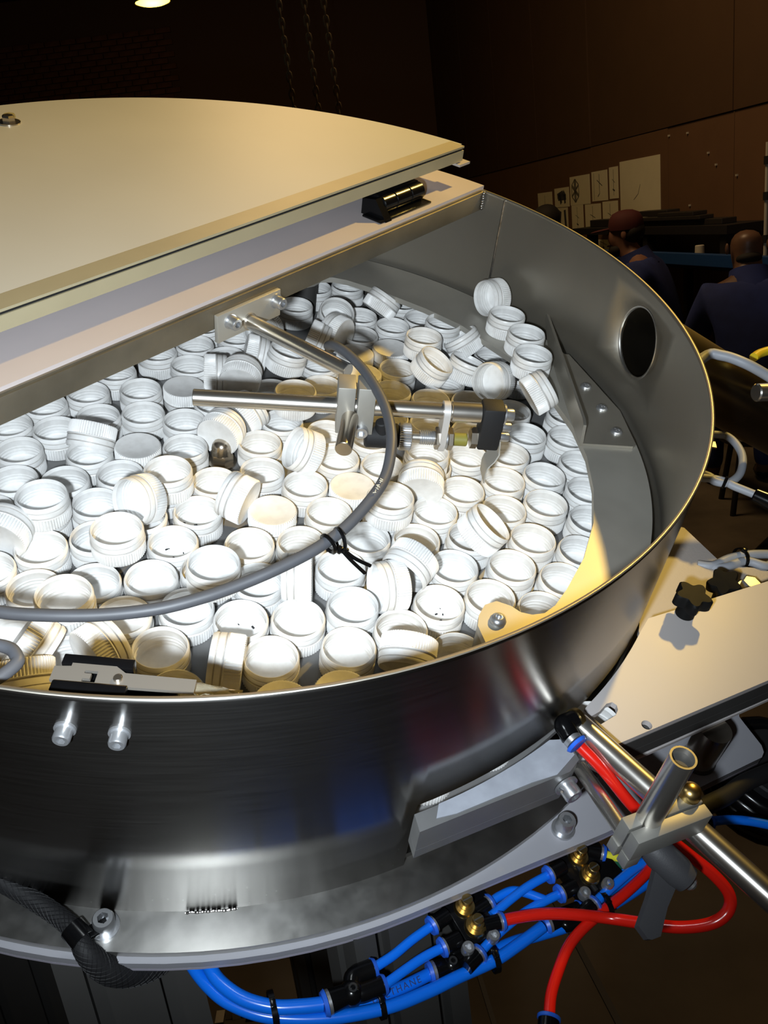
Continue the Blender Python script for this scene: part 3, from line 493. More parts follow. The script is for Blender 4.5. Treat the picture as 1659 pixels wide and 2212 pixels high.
('T', [0.1849, -0.4353, -0.3409], [0.8012, 0.5624, 0.2043], 'white cap tipped with closed end showing, nearest down right of black sensor plug'),
('U', [0.0637, -0.4379, -0.333], [0.0, 0.0, 1.0], 'upright white cap stacked on other caps, nearest up right of black cable ties'),
('B', [0.0828, -0.4226, -0.391], [0.0, 0.0, 1.0], 'white cap under a stacked cap, nearest to the upper right of the black cable ties'),
('U', [0.2578, -0.5044, -0.391], [0.0, 0.0, 1.0], 'upright open white cap, nearest to the lower left of the hanging metal paddle'),
('U', [0.1529, -0.5007, -0.391], [0.0, 0.0, 1.0], 'upright open white cap, nearest to the lower right of the black sensor plug'),
('U', [0.4683, -0.39, -0.391], [0.0, 0.0, 1.0], 'upright open white cap, nearest to the upper left of the hanging metal paddle'),
('U', [0.6244, -0.4145, -0.391], [0.0, 0.0, 1.0], 'upright open white cap, nearest to the lower left of the bent deflector plate'),
('U', [0.5593, -0.4972, -0.391], [0.0, 0.0, 1.0], 'upright open white cap, nearest to the upper right of the hanging metal paddle'),
('U', [0.6253, -0.5788, -0.391], [0.0, 0.0, 1.0], 'upright open white cap, second below the bent deflector plate'),
('U', [0.4546, -0.509, -0.391], [0.0, 0.0, 1.0], 'upright open white cap, nearest above the hanging metal paddle'),
('U', [0.4445, -0.6134, -0.391], [0.0, 0.0, 1.0], 'upright open white cap, nearest to the right of the hanging metal paddle'),
('U', [0.5502, -0.6525, -0.391], [0.0, 0.0, 1.0], 'upright open white cap, second to the right of the hanging metal paddle'),
('U', [0.3569, -0.5533, -0.391], [0.0, 0.0, 1.0], 'upright open white cap, nearest below the hanging metal paddle'),
('U', [0.3546, -0.6683, -0.391], [0.0, 0.0, 1.0], 'upright open white cap, nearest to the lower right of the hanging metal paddle'),
('U', [0.4664, -0.7163, -0.391], [0.0, 0.0, 1.0], 'upright open white cap, third to the right of the hanging metal paddle'),
('U', [0.2675, -0.6092, -0.391], [0.0, 0.0, 1.0], 'upright open white cap, second below the hanging metal paddle'),
('U', [0.3768, -0.771, -0.391], [0.0, 0.0, 1.0], 'upright open white cap, second to the lower right of the hanging metal paddle'),
('U', [0.7161, -0.5259, -0.391], [0.0, 0.0, 1.0], 'upright open white cap, nearest below the bent deflector plate'),
('U', [-0.6513, -0.1374, -0.391], [0.0, 0.0, 1.0], 'upright open white cap, nearest above the bent grey loop'),
('T', [-0.6503, -0.2209, -0.3385], [0.397, -0.7281, -0.5589], 'white cap on its side, mouth lower right, nearest up right of bent grey loop'),
('U', [-0.6228, -0.2598, -0.391], [0.0, 0.0, 1.0], 'upright open white cap, nearest to the left of the black toggle latch'),
('T', [-0.5805, -0.3073, -0.3409], [0.999, -0.0404, 0.0165], 'white cap on its side, mouth upper right, nearest above the black toggle latch'),
('T', [-0.704, -0.2675, -0.3386], [-0.4671, -0.671, -0.5759], 'white cap on its side, mouth viewer, nearest down right of bent grey loop'),
('U', [-0.3968, -0.2179, -0.391], [0.0, 0.0, 1.0], 'upright open white cap, third to the upper right of the black toggle latch'),
('U', [-0.5, -0.3613, -0.391], [0.0, 0.0, 1.0], 'upright open white cap, nearest to the upper right of the black toggle latch'),
('U', [-0.4028, -0.3228, -0.391], [0.0, 0.0, 1.0], 'upright open white cap, second to the upper right of the black toggle latch'),
('U', [-0.3568, -0.4171, -0.391], [0.0, 0.0, 1.0], 'upright open white cap, third to the lower left of the black cable ties'),
('T', [-0.4541, -0.48, -0.3482], [-0.5998, 0.797, 0.0709], 'white cap on its side, mouth left, nearest to the right of the black toggle latch'),
('U', [-0.5489, -0.454, -0.391], [0.0, 0.0, 1.0], 'upright open white cap, nearest to the right of the black toggle latch'),
('U', [-0.1241, -0.3577, -0.391], [0.0, 0.0, 1.0], 'upright open white cap, nearest to the left of the black cable ties'),
('U', [-0.2625, -0.3704, -0.391], [0.0, 0.0, 1.0], 'upright open white cap, nearest to the lower left of the black cable ties'),
('T', [-0.2129, -0.4267, -0.357], [-0.6363, 0.7685, -0.0674], 'white cap on its side, mouth left, nearest down left of black cable ties'),
('U', [-0.1234, -0.4629, -0.391], [0.0, 0.0, 1.0], 'upright open white cap, nearest below the black cable ties'),
('U', [-0.2829, -0.4923, -0.391], [0.0, 0.0, 1.0], 'upright open white cap, second to the lower left of the black cable ties'),
('U', [-0.0196, -0.446, -0.391], [0.0, 0.0, 1.0], 'upright open white cap, nearest to the right of the black cable ties'),
('U', [0.049, -0.5251, -0.391], [0.0, 0.0, 1.0], 'upright open white cap, second to the right of the black cable ties'),
('T', [-0.0445, -0.5734, -0.3396], [-0.9542, -0.0666, -0.2918], 'white cap on its side, mouth lower left, nearest right of black cable ties'),
('T', [-0.1141, -0.5746, -0.3483], [-0.8277, 0.5574, 0.0645], 'white cap on its side, mouth left, nearest down right of black cable ties'),
('U', [-0.1873, -0.5462, -0.391], [0.0, 0.0, 1.0], 'upright open white cap, second below the black cable ties'),
('U', [-0.172, -0.6504, -0.391], [0.0, 0.0, 1.0], 'upright open white cap, nearest to the lower right of the black cable ties'),
('U', [-0.068, -0.6659, -0.391], [0.0, 0.0, 1.0], 'upright open white cap, nearest to the left of the screw on the rounded tab'),
('U', [0.0376, -0.6295, -0.391], [0.0, 0.0, 1.0], 'upright open white cap, second to the upper left of the screw on the rounded tab'),
('T', [0.1392, -0.6286, -0.3307], [0.434, -0.4052, 0.8046], 'tilted white cap, mouth upper right, nearest below the hanging metal paddle'),
('B', [0.1384, -0.6043, -0.391], [0.0, 0.0, 1.0], 'white cap under a stacked cap, nearest up left of screw on the rounded tab'),
('U', [0.2277, -0.7066, -0.391], [0.0, 0.0, 1.0], 'upright open white cap, second above the screw on the rounded tab'),
('U', [0.123, -0.7175, -0.391], [0.0, 0.0, 1.0], 'upright open white cap, nearest above the screw on the rounded tab'),
('U', [0.0161, -0.7317, -0.391], [0.0, 0.0, 1.0], 'upright open white cap, nearest to the upper left of the screw on the rounded tab'),
('U', [0.2677, -0.8033, -0.391], [0.0, 0.0, 1.0], 'upright open white cap, second to the upper right of the screw on the rounded tab'),
('U', [0.1633, -0.8164, -0.391], [0.0, 0.0, 1.0], 'upright open white cap, nearest to the upper right of the screw on the rounded tab'),
('U', [0.059, -0.8269, -0.391], [0.0, 0.0, 1.0], 'upright open white cap, nearest to the right of the screw on the rounded tab'),
('U', [-0.2731, -0.6065, -0.391], [0.0, 0.0, 1.0], 'upright open white cap, third below the black cable ties'),
('T', [-0.2321, -0.7063, -0.3384], [-0.7769, -0.4568, -0.4332], 'white cap on its side, mouth viewer, nearest left of tab screw'),
('U', [-0.148, -0.763, -0.391], [0.0, 0.0, 1.0], 'upright open white cap, nearest to the lower left of the screw on the rounded tab'),
('D', [-0.3604, -0.6636, -0.391], [0.0, 0.0, -1.0], 'upside-down white cap, nearest below the black cable ties'),
('U', [-0.3843, -0.5185, -0.391], [0.0, 0.0, 1.0], 'upright open white cap, second to the right of the black toggle latch'),
('D', [-0.4468, -0.6022, -0.391], [0.0, 0.0, -1.0], 'upside-down white cap, nearest to the right of the black toggle latch'),
('X', [-0.1, -1.028, -0.4115], [0.0, 0.0, 1.0], 'white cap in the exit gap, nearest down right of screw on the rounded tab'),
('X', [-0.118, -0.92, -0.391], [0.0, 0.0, 1.0], 'white cap in the exit gap, nearest below the screw on the rounded tab'),
('X', [-0.25, -0.893, -0.391], [0.0, 0.0, 1.0], 'white cap in the exit gap, second below the screw on the rounded tab'),
('X', [-0.37, -0.85, -0.391], [0.0, 0.0, 1.0], 'white cap in the exit gap, nearest down left of screw on the rounded tab')],
'swarf': [([-0.2031, -0.1377, -0.391], 'scattered black specks in the upright cap below the domed nut'), ([-0.3022, -0.1722, -0.391], 'black swarf curls in the upright cap left of the cable'), ([-0.2006, -0.2855, -0.391], 'two black chips in the cap above the grey cable'), ([-0.068, -0.6659, -0.391], 'black swarf bits in the cap left of the tab screw'), ([-0.3568, -0.4171, -0.391], 'single black speck in the cap under the grey cable'), ([0.1651, -0.0375, -0.391], 'black chips in the cap under the long rod'), ([0.4697, -0.141, -0.391], 'black chips in the cap behind the curved cable')]}
# ------------------------------------------------------------------ setting: floor, walls, ceiling (world metres)
struct('floor', B().box((1.0, 6.0, -0.05), (16, 22, 0.1)), M['floor'])
FL = bpy.data.objects['floor']
def fpart(name, b, m, parent, kind=None): return part(name, b, m, parent, k=1.0, smooth=0, kind=kind)
def strip(b, p, q, w, h=0.004):
    p = Vector(p); q = Vector(q); d = q - p; b.box((p + q) / 2 + Vector((0, 0, h / 2)), (d.length, w, h), Matrix.Rotation(math.atan2(d.y, d.x), 3, 'Z'))
j = B(); strip(j, (0.28, 1.62, 0), (0.40, 0.85, 0), 0.014); fpart('floor_joint', j, M['benchdark'], FL)
j = B(); strip(j, (0.06, 1.60, 0), (0.13, 0.95, 0), 0.010); fpart('floor_joint', j, M['benchdark'], FL)
struct('ceiling', B().box((1.0, 6.0, 5.05), (16, 22, 0.1)), M['dark'])
W0 = Vector((2.3, 7.0, 0)); WD = Vector((-0.118, 0.993, 0)).normalized(); WN = Vector((-0.993, -0.118, 0)).normalized()
RW = Matrix((WD, WN, Vector((0, 0, 1)))).transposed()          # wall frame: along, out of wall, up
def wp(s, off, z): return W0 + WD * s + WN * off + Vector((0, 0, z))
struct('wall_right', B().box(wp(1.0, -0.08, 2.5), (16, 0.12, 5.0), RW), M['wall_hi'])
WRT = bpy.data.objects['wall_right']
def wbox(b, s0, s1, z0, z1, o0, o1, bev=0): b.box(wp((s0 + s1) / 2, (o0 + o1) / 2, (z0 + z1) / 2), (abs(s1 - s0), abs(o1 - o0), abs(z1 - z0)), RW, bev); return b
edges = [-5.4, -3.9, -2.6, -1.30, -0.42, 1.0, 2.4, 3.8, 5.2, 6.6, 8.0]
for s0, s1 in zip(edges, edges[1:]):
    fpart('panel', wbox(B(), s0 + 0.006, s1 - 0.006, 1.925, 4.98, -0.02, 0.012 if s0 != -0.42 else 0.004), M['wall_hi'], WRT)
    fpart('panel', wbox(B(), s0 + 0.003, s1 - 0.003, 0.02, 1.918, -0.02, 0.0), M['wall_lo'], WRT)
nl = B()
for s_, z_ in ((-0.45, 1.86), (-0.72, 1.85), (-1.1, 1.62), (-1.35, 1.54), (-0.75, 1.38), (-1.0, 1.70)): wbox(nl, s_, s_ + 0.012, z_, z_ + 0.012, 0.0, 0.012)
fpart('nail_heads', nl, M['galv'], WRT, kind='stuff')
struct('wall_back', B().box((-2.5, 13.9, 2.5), (10, 0.2, 5.0)), M['mortar'])
WB = bpy.data.objects['wall_back']
bme = B().box((0, 0, 0), (0.213, 0.05, 0.066), bev=0.004).mesh('brick', 1.0, smooth=0); bme.materials.append(M['brick'])
for r in range(20):
    for c in range(14):
        o = bpy.data.objects.new('brick', bme); C.objects.link(o); o.parent = WB
        o.location = Vector((-5.3 + c * 0.225 + (0.11 if r % 2 else 0), 13.79 - random.random() * 0.012, 2.95 + r * 0.077)) - ORG['wall_back']
struct('wall_left', B().box((-6.5, 6.0, 2.5), (0.2, 16, 5.0)), M['dark'])

# papers pinned on the right wall
papers = [((2.488, 1.605), (2.054, 1.224), 'curling blank drawing sheet at the left end of the row'),
          ((1.979, 1.626), (1.583, 1.449), 'small sheet with a dark round picture on it'),
          ((1.549, 1.707), (1.065, 1.457), 'upright sheet with a grey shaded hexagonal drawing'),
          ((1.018, 1.717), (0.673, 1.473), 'drawing sheet with a thin mast-like sketch'),
          ((0.634, 1.728), (0.454, 1.48), 'narrow drawing sheet beside the tallest sheet'),
          ((1.533, 1.456), (1.245, 1.22), 'lower sheet with one thin vertical sketch'),
          ((1.197, 1.453), (0.835, 1.218), 'lower pale sheet behind the cap wearer'),
          ((0.793, 1.463), (0.473, 1.216), 'lower sheet right of the maroon cap'),
          ((0.417, 1.755), (-0.297, 1.319), 'largest blank sheet at the right end of the row'),
          ((1.993, 1.444), (1.637, 1.222), 'tan and black cutout picture below the round picture'),
          ((1.05, 1.15), (0.548, 1.06), 'pale sheet low on the wall under the shelf')]
def wline(b, pts, w=0.006, off=0.0045):
    for p, q in zip(pts, pts[1:]):
        P = wp(p[0], off, p[1]); Q = wp(q[0], off, q[1]); d = Q - P
        if d.length < 1e-5: continue
        b.box((P + Q) / 2, (d.length, 0.0006, w), frame(WN.cross(d.normalized()), d) if False else Matrix((d.normalized(), WN, d.normalized().cross(WN))).transposed())
for i, (a, q, lb) in enumerate(papers):
    t = thing('paper_sheet', lb + ' on the brown wall', 'paper', wp(q[0], 0, q[1]), 'drawings pinned on the brown wall', drum=False)
    o1 = 0.003 + 0.0004 * (i % 3)
    part('sheet', wbox(B(), a[0], q[0], q[1], a[1], 0.001, o1), M['paper'], t, k=1.0, smooth=0)
    b = B(); cx = (a[0] + q[0]) / 2; cz = (a[1] + q[1]) / 2; hw = abs(a[0] - q[0]) / 2; hh = abs(a[1] - q[1]) / 2
    mi = M['ink']
    if i == 1:
        for k in range(5): wline(b, [(cx + hw * 0.5 * math.cos(k), cz + hh * 0.5 * math.sin(k)), (cx - hw * 0.6 * math.cos(k * 1.7), cz - hh * 0.6 * math.sin(k * 1.7))], 0.05, 0.0052)
    elif i == 2:
        c2 = cx + hw * 0.45
        b = B(); hexa = [(c2 + 0.10 * math.sin(k * PI / 3), cz + 0.10 * math.cos(k * PI / 3)) for k in range(7)]
        wline(b, hexa, 0.012); wline(b, [hexa[0], hexa[3]], 0.05); wline(b, [hexa[1], hexa[4]], 0.03); wline(b, [hexa[2], hexa[5]], 0.02); mi = M['grey_ink']
    elif i == 3:
        wline(b, [(cx, cz + hh * 0.8), (cx, cz - hh * 0.5), (cx + 0.04, cz - hh * 0.7)]); wline(b, [(cx - 0.06, cz), (cx + 0.05, cz + 0.05)]); wline(b, [(cx + 0.12, cz + hh * .9), (cx + 0.12, cz - hh * .9)], 0.003)
    elif i == 9:
        wline(b, [(cx + 0.05, cz + hh * 0.8), (cx + 0.1, cz - hh * 0.9)], 0.12); wline(b, [(cx - 0.1, cz + hh * .8), (cx - 0.12, cz - hh)], 0.05)
    elif i == 8:
        wline(b, [(cx + 0.1, cz - 0.08), (cx + 0.02, cz - 0.04), (cx - 0.02, cz + 0.03)], 0.004)
    else:
        wline(b, [(cx, cz + hh * 0.85), (cx, cz - hh * 0.8)], 0.004); wline(b, [(cx - hw * .3, cz), (cx + hw * .3, cz + 0.03)], 0.004); wline(b, [(cx - 0.02, cz - hh * .5), (cx + 0.02, cz - hh * .4)], 0.012)
    part('drawing', b, mi, t, k=1.0, smooth=0)

# blue bench, shelf, post
t = thing('workbench', 'long dark workbench with a blue front rail against the brown wall', 'bench', wp(-0.8, 0.25, 0), drum=False)
part('bench_top', wbox(B(), 0.55, -2.9, 1.045, 1.075, 0.01, 0.47), M['benchdark'], t, k=1.0, smooth=0)
part('front_rail', wbox(B(), 0.55, -2.9, 1.07, 1.14, 0.47, 0.51, 0.004), M['benchblue'], t, 'blue painted front rail', k=1.0, smooth=0)
for s_ in (0.45, -0.9, -2.5):
    for o_ in (0.06, 0.44): part('leg', wbox(B(), s_, s_ + 0.05, 0.0, 1.045, o_, o_ + 0.05), M['benchdark'], t, k=1.0, smooth=0)
t = thing('stock_shelf', 'dark raised shelf on posts carrying metal stock above the bench', 'shelf', wp(-0.5, 0.2, 1.075), drum=False)
part('shelf_board', wbox(B(), 0.75, -1.75, 1.225, 1.275, 0.03, 0.30), M['benchdark'], t, k=1.0, smooth=0)
for s_ in (0.50, -0.56, -1.62): part('post', wbox(B(), s_, s_ - 0.07, 1.075, 1.225, 0.2, 0.27), M['benchdark'], t, k=1.0, smooth=0)
for n_, (s0, s1, z0, z1, o0) in enumerate([(-0.3, -1.55, 1.275, 1.31, 0.12), (-0.45, -1.35, 1.31, 1.335, 0.16), (-0.25, -0.75, 1.335, 1.375, 0.08), (-0.75, -1.25, 1.335, 1.36, 0.15), (0.6, 0.2, 1.275, 1.33, 0.1)]):
    solo('metal_bar', wbox(B(), s0, s1, z0, z1, o0, o0 + 0.1, 0.004), M['stock'],
         ['widest dark metal bar lying flat on the raised shelf', 'second dark bar stacked on the widest shelf bar', 'short dark block on top of the shelf stack left side', 'thin dark strip on top of the shelf stack right side', 'brown dark block on the shelf left of the maroon cap'][n_], 'metal bar', 'metal stock on the raised shelf', drum=False, smooth=0)
for n_, (s_, z_, w_, h_, mm) in enumerate([(-1.62, 1.075, 0.06, 0.10, 'galv'), (-0.9, 1.075, 0.05, 0.03, 'stock'), (-1.15, 1.075, 0.06, 0.045, 'galv'), (-1.4, 1.075, 0.12, 0.02, 'galv')]):
    bb = B().cyl(wp(s_, 0.4, z_), wp(s_, 0.4, z_ + h_), w_ / 2, w_ / 2 * 0.9, 16, bev=0.004)
    solo('bench_pot', bb, M[mm], ['tall white pot on the bench beside the bald man', 'small dark tin at the left of the bench clutter', 'small pale tin in the middle of the bench clutter', 'flat pale dish on the bench left of the tall white pot'][n_], 'pot', 'pots on the bench', drum=False)
t = thing('wall_post', 'thin white vertical post with brackets at the right edge', 'post', (2.13, 4.56, 0), drum=False)
part('pole', B().cyl((2.13, 4.56, 0), (2.13, 4.56, 1.685), 0.0105, seg=16), M['galv'], t, k=1.0)
for z_ in (1.60, 1.43, 1.22):
    part('bracket', B().box((2.20, 4.54, z_), (0.14, 0.03, 0.03), bev=0.004).cyl((2.13, 4.56, z_ - 0.02), (2.13, 4.56, z_ + 0.02), 0.018, seg=16), M['benchdark'], t, k=1.0)

# pendant lamp and hoist chains
t = thing('pendant_lamp', 'small glowing yellow pendant lamp high in the dark background', 'lamp', (-1.56, 9.2, 3.70), drum=False)
part('shade', B().lathe([(0.165, 0), (0.17, 0.01), (0.12, 0.14), (0.06, 0.2), (0.03, 0.22), (0.03, 0.3)], (-1.56, 9.2, 3.70), seg=32, cap0=False), M['shade'], t, k=1.0)
part('bulb_glass', B().lathe([(0.16, 0.004), (0.12, -0.012), (0.05, -0.02)], (-1.56, 9.2, 3.70), seg=32), M['lamp'], t, k=1.0)
part('cord', B().cyl((-1.56, 9.2, 3.98), (-1.56, 9.2, 5.0), 0.01, seg=8), M['shade'], t, k=1.0)
pl = lamp('pendant_glow', 'POINT', (-1.56, 9.2, 3.55), 12.0, (1.0, 0.62, 0.25), 0.15, drum=False)
def chain(x, y, zt, zb, sway, lb):
    b = B(); n = int((zt - zb) / 0.034)
    for i in range(n):
        z = zt - i * 0.034; f = i / n
        a = (0.011, 0) if i % 2 else (0, 0.011)
        P = [Vector((x + sway * f + a[0] * math.cos(q) , y + a[1] * math.cos(q), z + 0.024 * math.sin(q))) for q in [k * PI / 4 for k in range(8)]]
        b.tube(P, 0.0042, seg=4, sub=1, closed=True)
    return solo('hoist_chain', b, M['chain'], lb, 'chain', 'hoist chains in the dark background', drum=False)
chain(-0.187, 4.1, 4.99, 1.0, 0.02, 'leftmost of three faint hoist chains behind the lid')
chain(-0.075, 4.1, 4.99, 1.0, 0.01, 'middle of three faint hoist chains behind the lid')
chain(-0.045, 4.15, 4.99, 1.0, 0.09, 'rightmost slightly slanting hoist chain behind the lid')

# people
def figure(name, label, sk, loc, yaw, pose, clothes, extra, hs=1.0):
    """seated figure; local frame: +Y forward, z up, hips at seat height"""
    t = thing(name, label, 'person', loc, drum=False)
    t.matrix_world = Matrix.Translation(loc) @ Matrix.Rotation(yaw, 4, 'Z'); ORG[t.name] = Vector((0, 0, 0))
    def skinned(nm, verts, edges_, m, sub=2):
        me = bpy.data.meshes.new(nm); me.from_pydata([v[0] for v in verts], edges_, []); me.materials.append(m)
        o = bpy.data.objects.new(nm, me); C.objects.link(o); o.parent = t
        sm = o.modifiers.new('skin', 'SKIN'); sm.use_smooth_shade = True
        for i, v in enumerate(verts):
            d = me.skin_vertices[0].data[i]; d.radius = v[1] if isinstance(v[1], tuple) else (v[1], v[1]); d.use_root = (i == 0)
        ss = o.modifiers.new('sub', 'SUBSURF'); ss.levels = sub; ss.render_levels = sub
        return o
    P = pose
    hd = Vector(P['head']); f = Vector(P['look']).normalized(); upv = Vector((0, 0, 1)); sd = f.cross(upv).normalized()
    body = [((0, 0, 0.50), (0.15, 0.11)), (P['waist'], (0.15, 0.11)), (P['chest'], (0.17, 0.12)), (P['neck'], (0.062, 0.062)),
            (hd - upv * 0.055 + f * 0.02, (0.062 * hs, 0.07 * hs)), (hd + upv * 0.01, (0.082 * hs, 0.098 * hs)), (hd + upv * 0.07 * hs - f * 0.005, (0.070 * hs, 0.085 * hs)),
            (P['sl'], 0.068), (P['el'], 0.050), (P['wl'], 0.034), (P['hl'], (0.02, 0.042)),
            (P['sr'], 0.068), (P['er'], 0.050), (P['wr'], 0.034), (P['hr'], (0.02, 0.042)),
            ((-0.10, 0.02, 0.49), 0.09), ((-0.13, 0.40, 0.48), 0.065), ((-0.13, 0.36, 0.08), 0.045), ((-0.13, 0.46, 0.035), 0.035),
            ((0.10, 0.02, 0.49), 0.09), ((0.13, 0.40, 0.48), 0.065), ((0.13, 0.36, 0.08), 0.045), ((0.13, 0.46, 0.035), 0.035),
            (hd + f * 0.098 - upv * 0.012, (0.013, 0.020))]
    E_ = [(0, 1), (1, 2), (2, 3), (3, 4), (4, 5), (5, 6), (2, 7), (7, 8), (8, 9), (9, 10), (2, 11), (11, 12), (12, 13), (13, 14), (0, 15), (15, 16), (16, 17), (17, 18), (0, 19), (19, 20), (20, 21), (21, 22), (5, 23)]
    skinned('body', body, E_, M[sk])
    grow = lambda v, k: (v[0], tuple(q * k for q in v[1]) if isinstance(v[1], tuple) else v[1] * k)
    top = [grow(body[i], k) for i, k in ((0, 1.2), (1, 1.22), (2, 1.34))] + [((Vector(P['neck']) * 0.75 + Vector(P['chest']) * 0.25), (0.090, 0.086))] + [grow(body[i], 1.34) for i in (7, 8, 9, 11, 12, 13)]
    skinned('overall_top', top, [(0, 1), (1, 2), (2, 3), (2, 4), (4, 5), (5, 6), (2, 7), (7, 8), (8, 9)], M[clothes])
    nk = Vector(P['neck']); ch = Vector(P['chest']); ndir = (hd - nk).normalized()
    part('collar', B().lathe([(0.115, -0.085), (0.105, -0.04), (0.092, 0.005), (0.088, 0.03), (0.080, 0.028), (0.078, -0.03)], nk, ndir, 28, False, False), M[clothes], t, k=1.0)
    for q in (15, 19):
        skinned('trouser_leg', [grow(body[i], 1.2) for i in (q, q + 1, q + 2)], [(0, 1), (1, 2)], M[clothes])
        skinned('shoe', [((body[q + 2][0][0], 0.34, 0.045), 0.045), ((body[q + 2][0][0], 0.50, 0.04), 0.04)], [(0, 1)], M['black'], 1)
    for s_ in (-1, 1):
        e = B().sphere(hd + sd * s_ * 0.080 * hs - f * 0.005 - upv * 0.005, 0.026, (0.35, 0.6, 1.0)); part('ear', e, M[sk], t, k=1.0)
        hb = Vector(P['hl' if s_ < 0 else 'hr']); d = (hb - Vector(P['wl' if s_ < 0 else 'wr'])).normalized(); w = d.cross(Vector((0, 0, 1))).normalized()
        for k in range(4):
            part('finger', B().tube([hb + w * (k - 1.5) * 0.019, hb + w * (k - 1.5) * 0.02 + d * 0.04, hb + w * (k - 1.5) * 0.02 + d * (0.062 + 0.008 * (k in (1, 2))) - Vector((0, 0, 0.018))], lambda q_: 0.0095 - 0.002 * q_, seg=8, sub=3), M[sk], t, k=1.0)
        part('thumb', B().tube([hb - d * 0.03 - w * 0.025 * s_ * -1, hb + d * 0.01 - w * 0.05 * s_ * -1, hb + d * 0.035 - w * 0.052 * s_ * -1], lambda q_: 0.011 - 0.002 * q_, seg=8, sub=3), M[sk], t, k=1.0)
    for nm, b, m in extra(hd, f, sd, upv): part(nm, b, M[m], t, k=1.0)
    for i, s_ in enumerate((-1, 1)):
        part('eye', B().sphere(hd + f * 0.085 + sd * s_ * 0.032 + upv * 0.012, 0.011), M['hair'], t, k=1.0)
    part('mouth', B().sphere(hd + f * 0.088 - upv * 0.055, 0.022, (1, 1, 0.25)), M['capred'], t, k=1.0)
    return t
def capped(hd, f, sd, up):
    rot = Matrix((sd, f, up)).transposed()
    b = B().lathe([(0.090, -0.01), (0.093, 0.015), (0.088, 0.05), (0.070, 0.080), (0.036, 0.096), (0.006, 0.099)], hd + up * 0.030 - f * 0.004, up, 24, x=f, mod=lambda j, i, r: r * (1.08 if abs(math.cos(2 * PI * i / 24)) > 0.7 else 1.0))
    yield 'cap_crown', b, 'capred'
    yield 'cap_peak', B().sphere(hd + f * 0.135 + up * 0.042, 0.075, (0.95, 0.9, 0.09), rot), 'capred'
    yield 'beard', B().sphere(hd + f * 0.045 - up * 0.082, 0.055, (1.05, 1.0, 0.8), rot), 'hair'
    yield 'hair', B().sphere(hd - f * 0.045 - up * 0.005, 0.075, (1.12, 0.9, 0.85), rot), 'hair'
def bald(hd, f, sd, up):
    rot = Matrix((sd, f, up)).transposed()
    yield 'nape_stubble', B().sphere(hd - f * 0.038 - up * 0.060, 0.062, (0.95, 0.85, 0.5), rot), 'hair'
def shorthair(hd, f, sd, up):
    yield 'hair', B().sphere(hd + up * 0.035 - f * 0.012, 0.108, (0.95, 1.05, 0.95), Matrix((sd, f, up)).transposed()), 'hair'
POSE = dict(waist=(0, 0.03, 0.70), chest=(0, 0.12, 0.95), neck=(0, 0.20, 1.11), head=(0, 0.25, 1.245), look=(0, 1, -0.12),
            sl=(-0.19, 0.14, 1.03), el=(-0.25, 0.25, 0.78), wl=(-0.18, 0.46, 0.84), hl=(-0.15, 0.54, 0.85),
            sr=(0.19, 0.14, 1.03), er=(0.25, 0.25, 0.78), wr=(0.18, 0.46, 0.84), hr=(0.15, 0.54, 0.85))
def place(hx, hy, hz, yaw, pose):
    h = Matrix.Rotation(yaw, 3, 'Z') @ Vector(pose['head']); return (hx - h.x, hy - h.y, hz - h.z)
p1 = dict(POSE); yaw1 = math.radians(62)
l1 = place(1.585, 5.2, 1.335, yaw1, p1)
# raise seat so that feet rest on the floor: the figures sit at z = 0 with the head height the pose gives
def fitz(pose, hz):
    q = {k: Vector(v) for k, v in pose.items()}; d = hz - q['head'].z
    for k in ('chest', 'neck', 'head', 'sl', 'sr'): q[k].z += d
    q['waist'].z += d * 0.5
    return q
p1 = fitz(POSE, 1.305); l1 = place(1.60, 5.2, 1.305, yaw1, p1)
figure('person', 'bearded person in a maroon cap and blue overalls seen from the left side', 'skin', (l1[0], l1[1], 0), yaw1, p1, 'overall', capped)
p2 = fitz(POSE, 1.225); p2['chest'] = p2['chest'] + Vector((0, 0.02, 0)); yaw2 = math.radians(-12); l2 = place(1.875, 4.2, 1.215, yaw2, p2)
figure('person', 'bald person in navy overalls seen from behind at the right', 'skin_dark', (l2[0], l2[1], 0), yaw2, p2, 'overall', bald, 1.16)
p3 = fitz(POSE, 1.37); yaw3 = math.radians(40); l3 = place(1.41, 6.5, 1.37, yaw3, p3)
figure('person', 'dark-haired person with only the crown of the head above the drum rim', 'skin', (l3[0], l3[1], 0), yaw3, p3, 'overall', shorthair)
for n_, (l, yw) in enumerate(((l1, yaw1), (l2, yaw2), (l3, yaw3))):
    t = thing('stool', ['dark stool under the person in the maroon cap', 'dark stool under the bald person', 'dark stool under the dark-haired person'][n_], 'stool', (l[0], l[1], 0), 'stools at the bench', drum=False)
    o = Vector((l[0], l[1], 0))
    part('seat', B().cyl(o + Vector((0, 0, 0.345)), o + Vector((0, 0, 0.38)), 0.17, seg=24, bev=0.008), M['benchdark'], t, k=1.0)
    for k in range(4):
        a = k * PI / 2 + 0.6; part('leg', B().cyl(o + Vector((0.18 * math.cos(a), 0.18 * math.sin(a), 0)), o + Vector((0.12 * math.cos(a), 0.12 * math.sin(a), 0.345)), 0.014, seg=10), M['benchdark'], t, k=1.0)

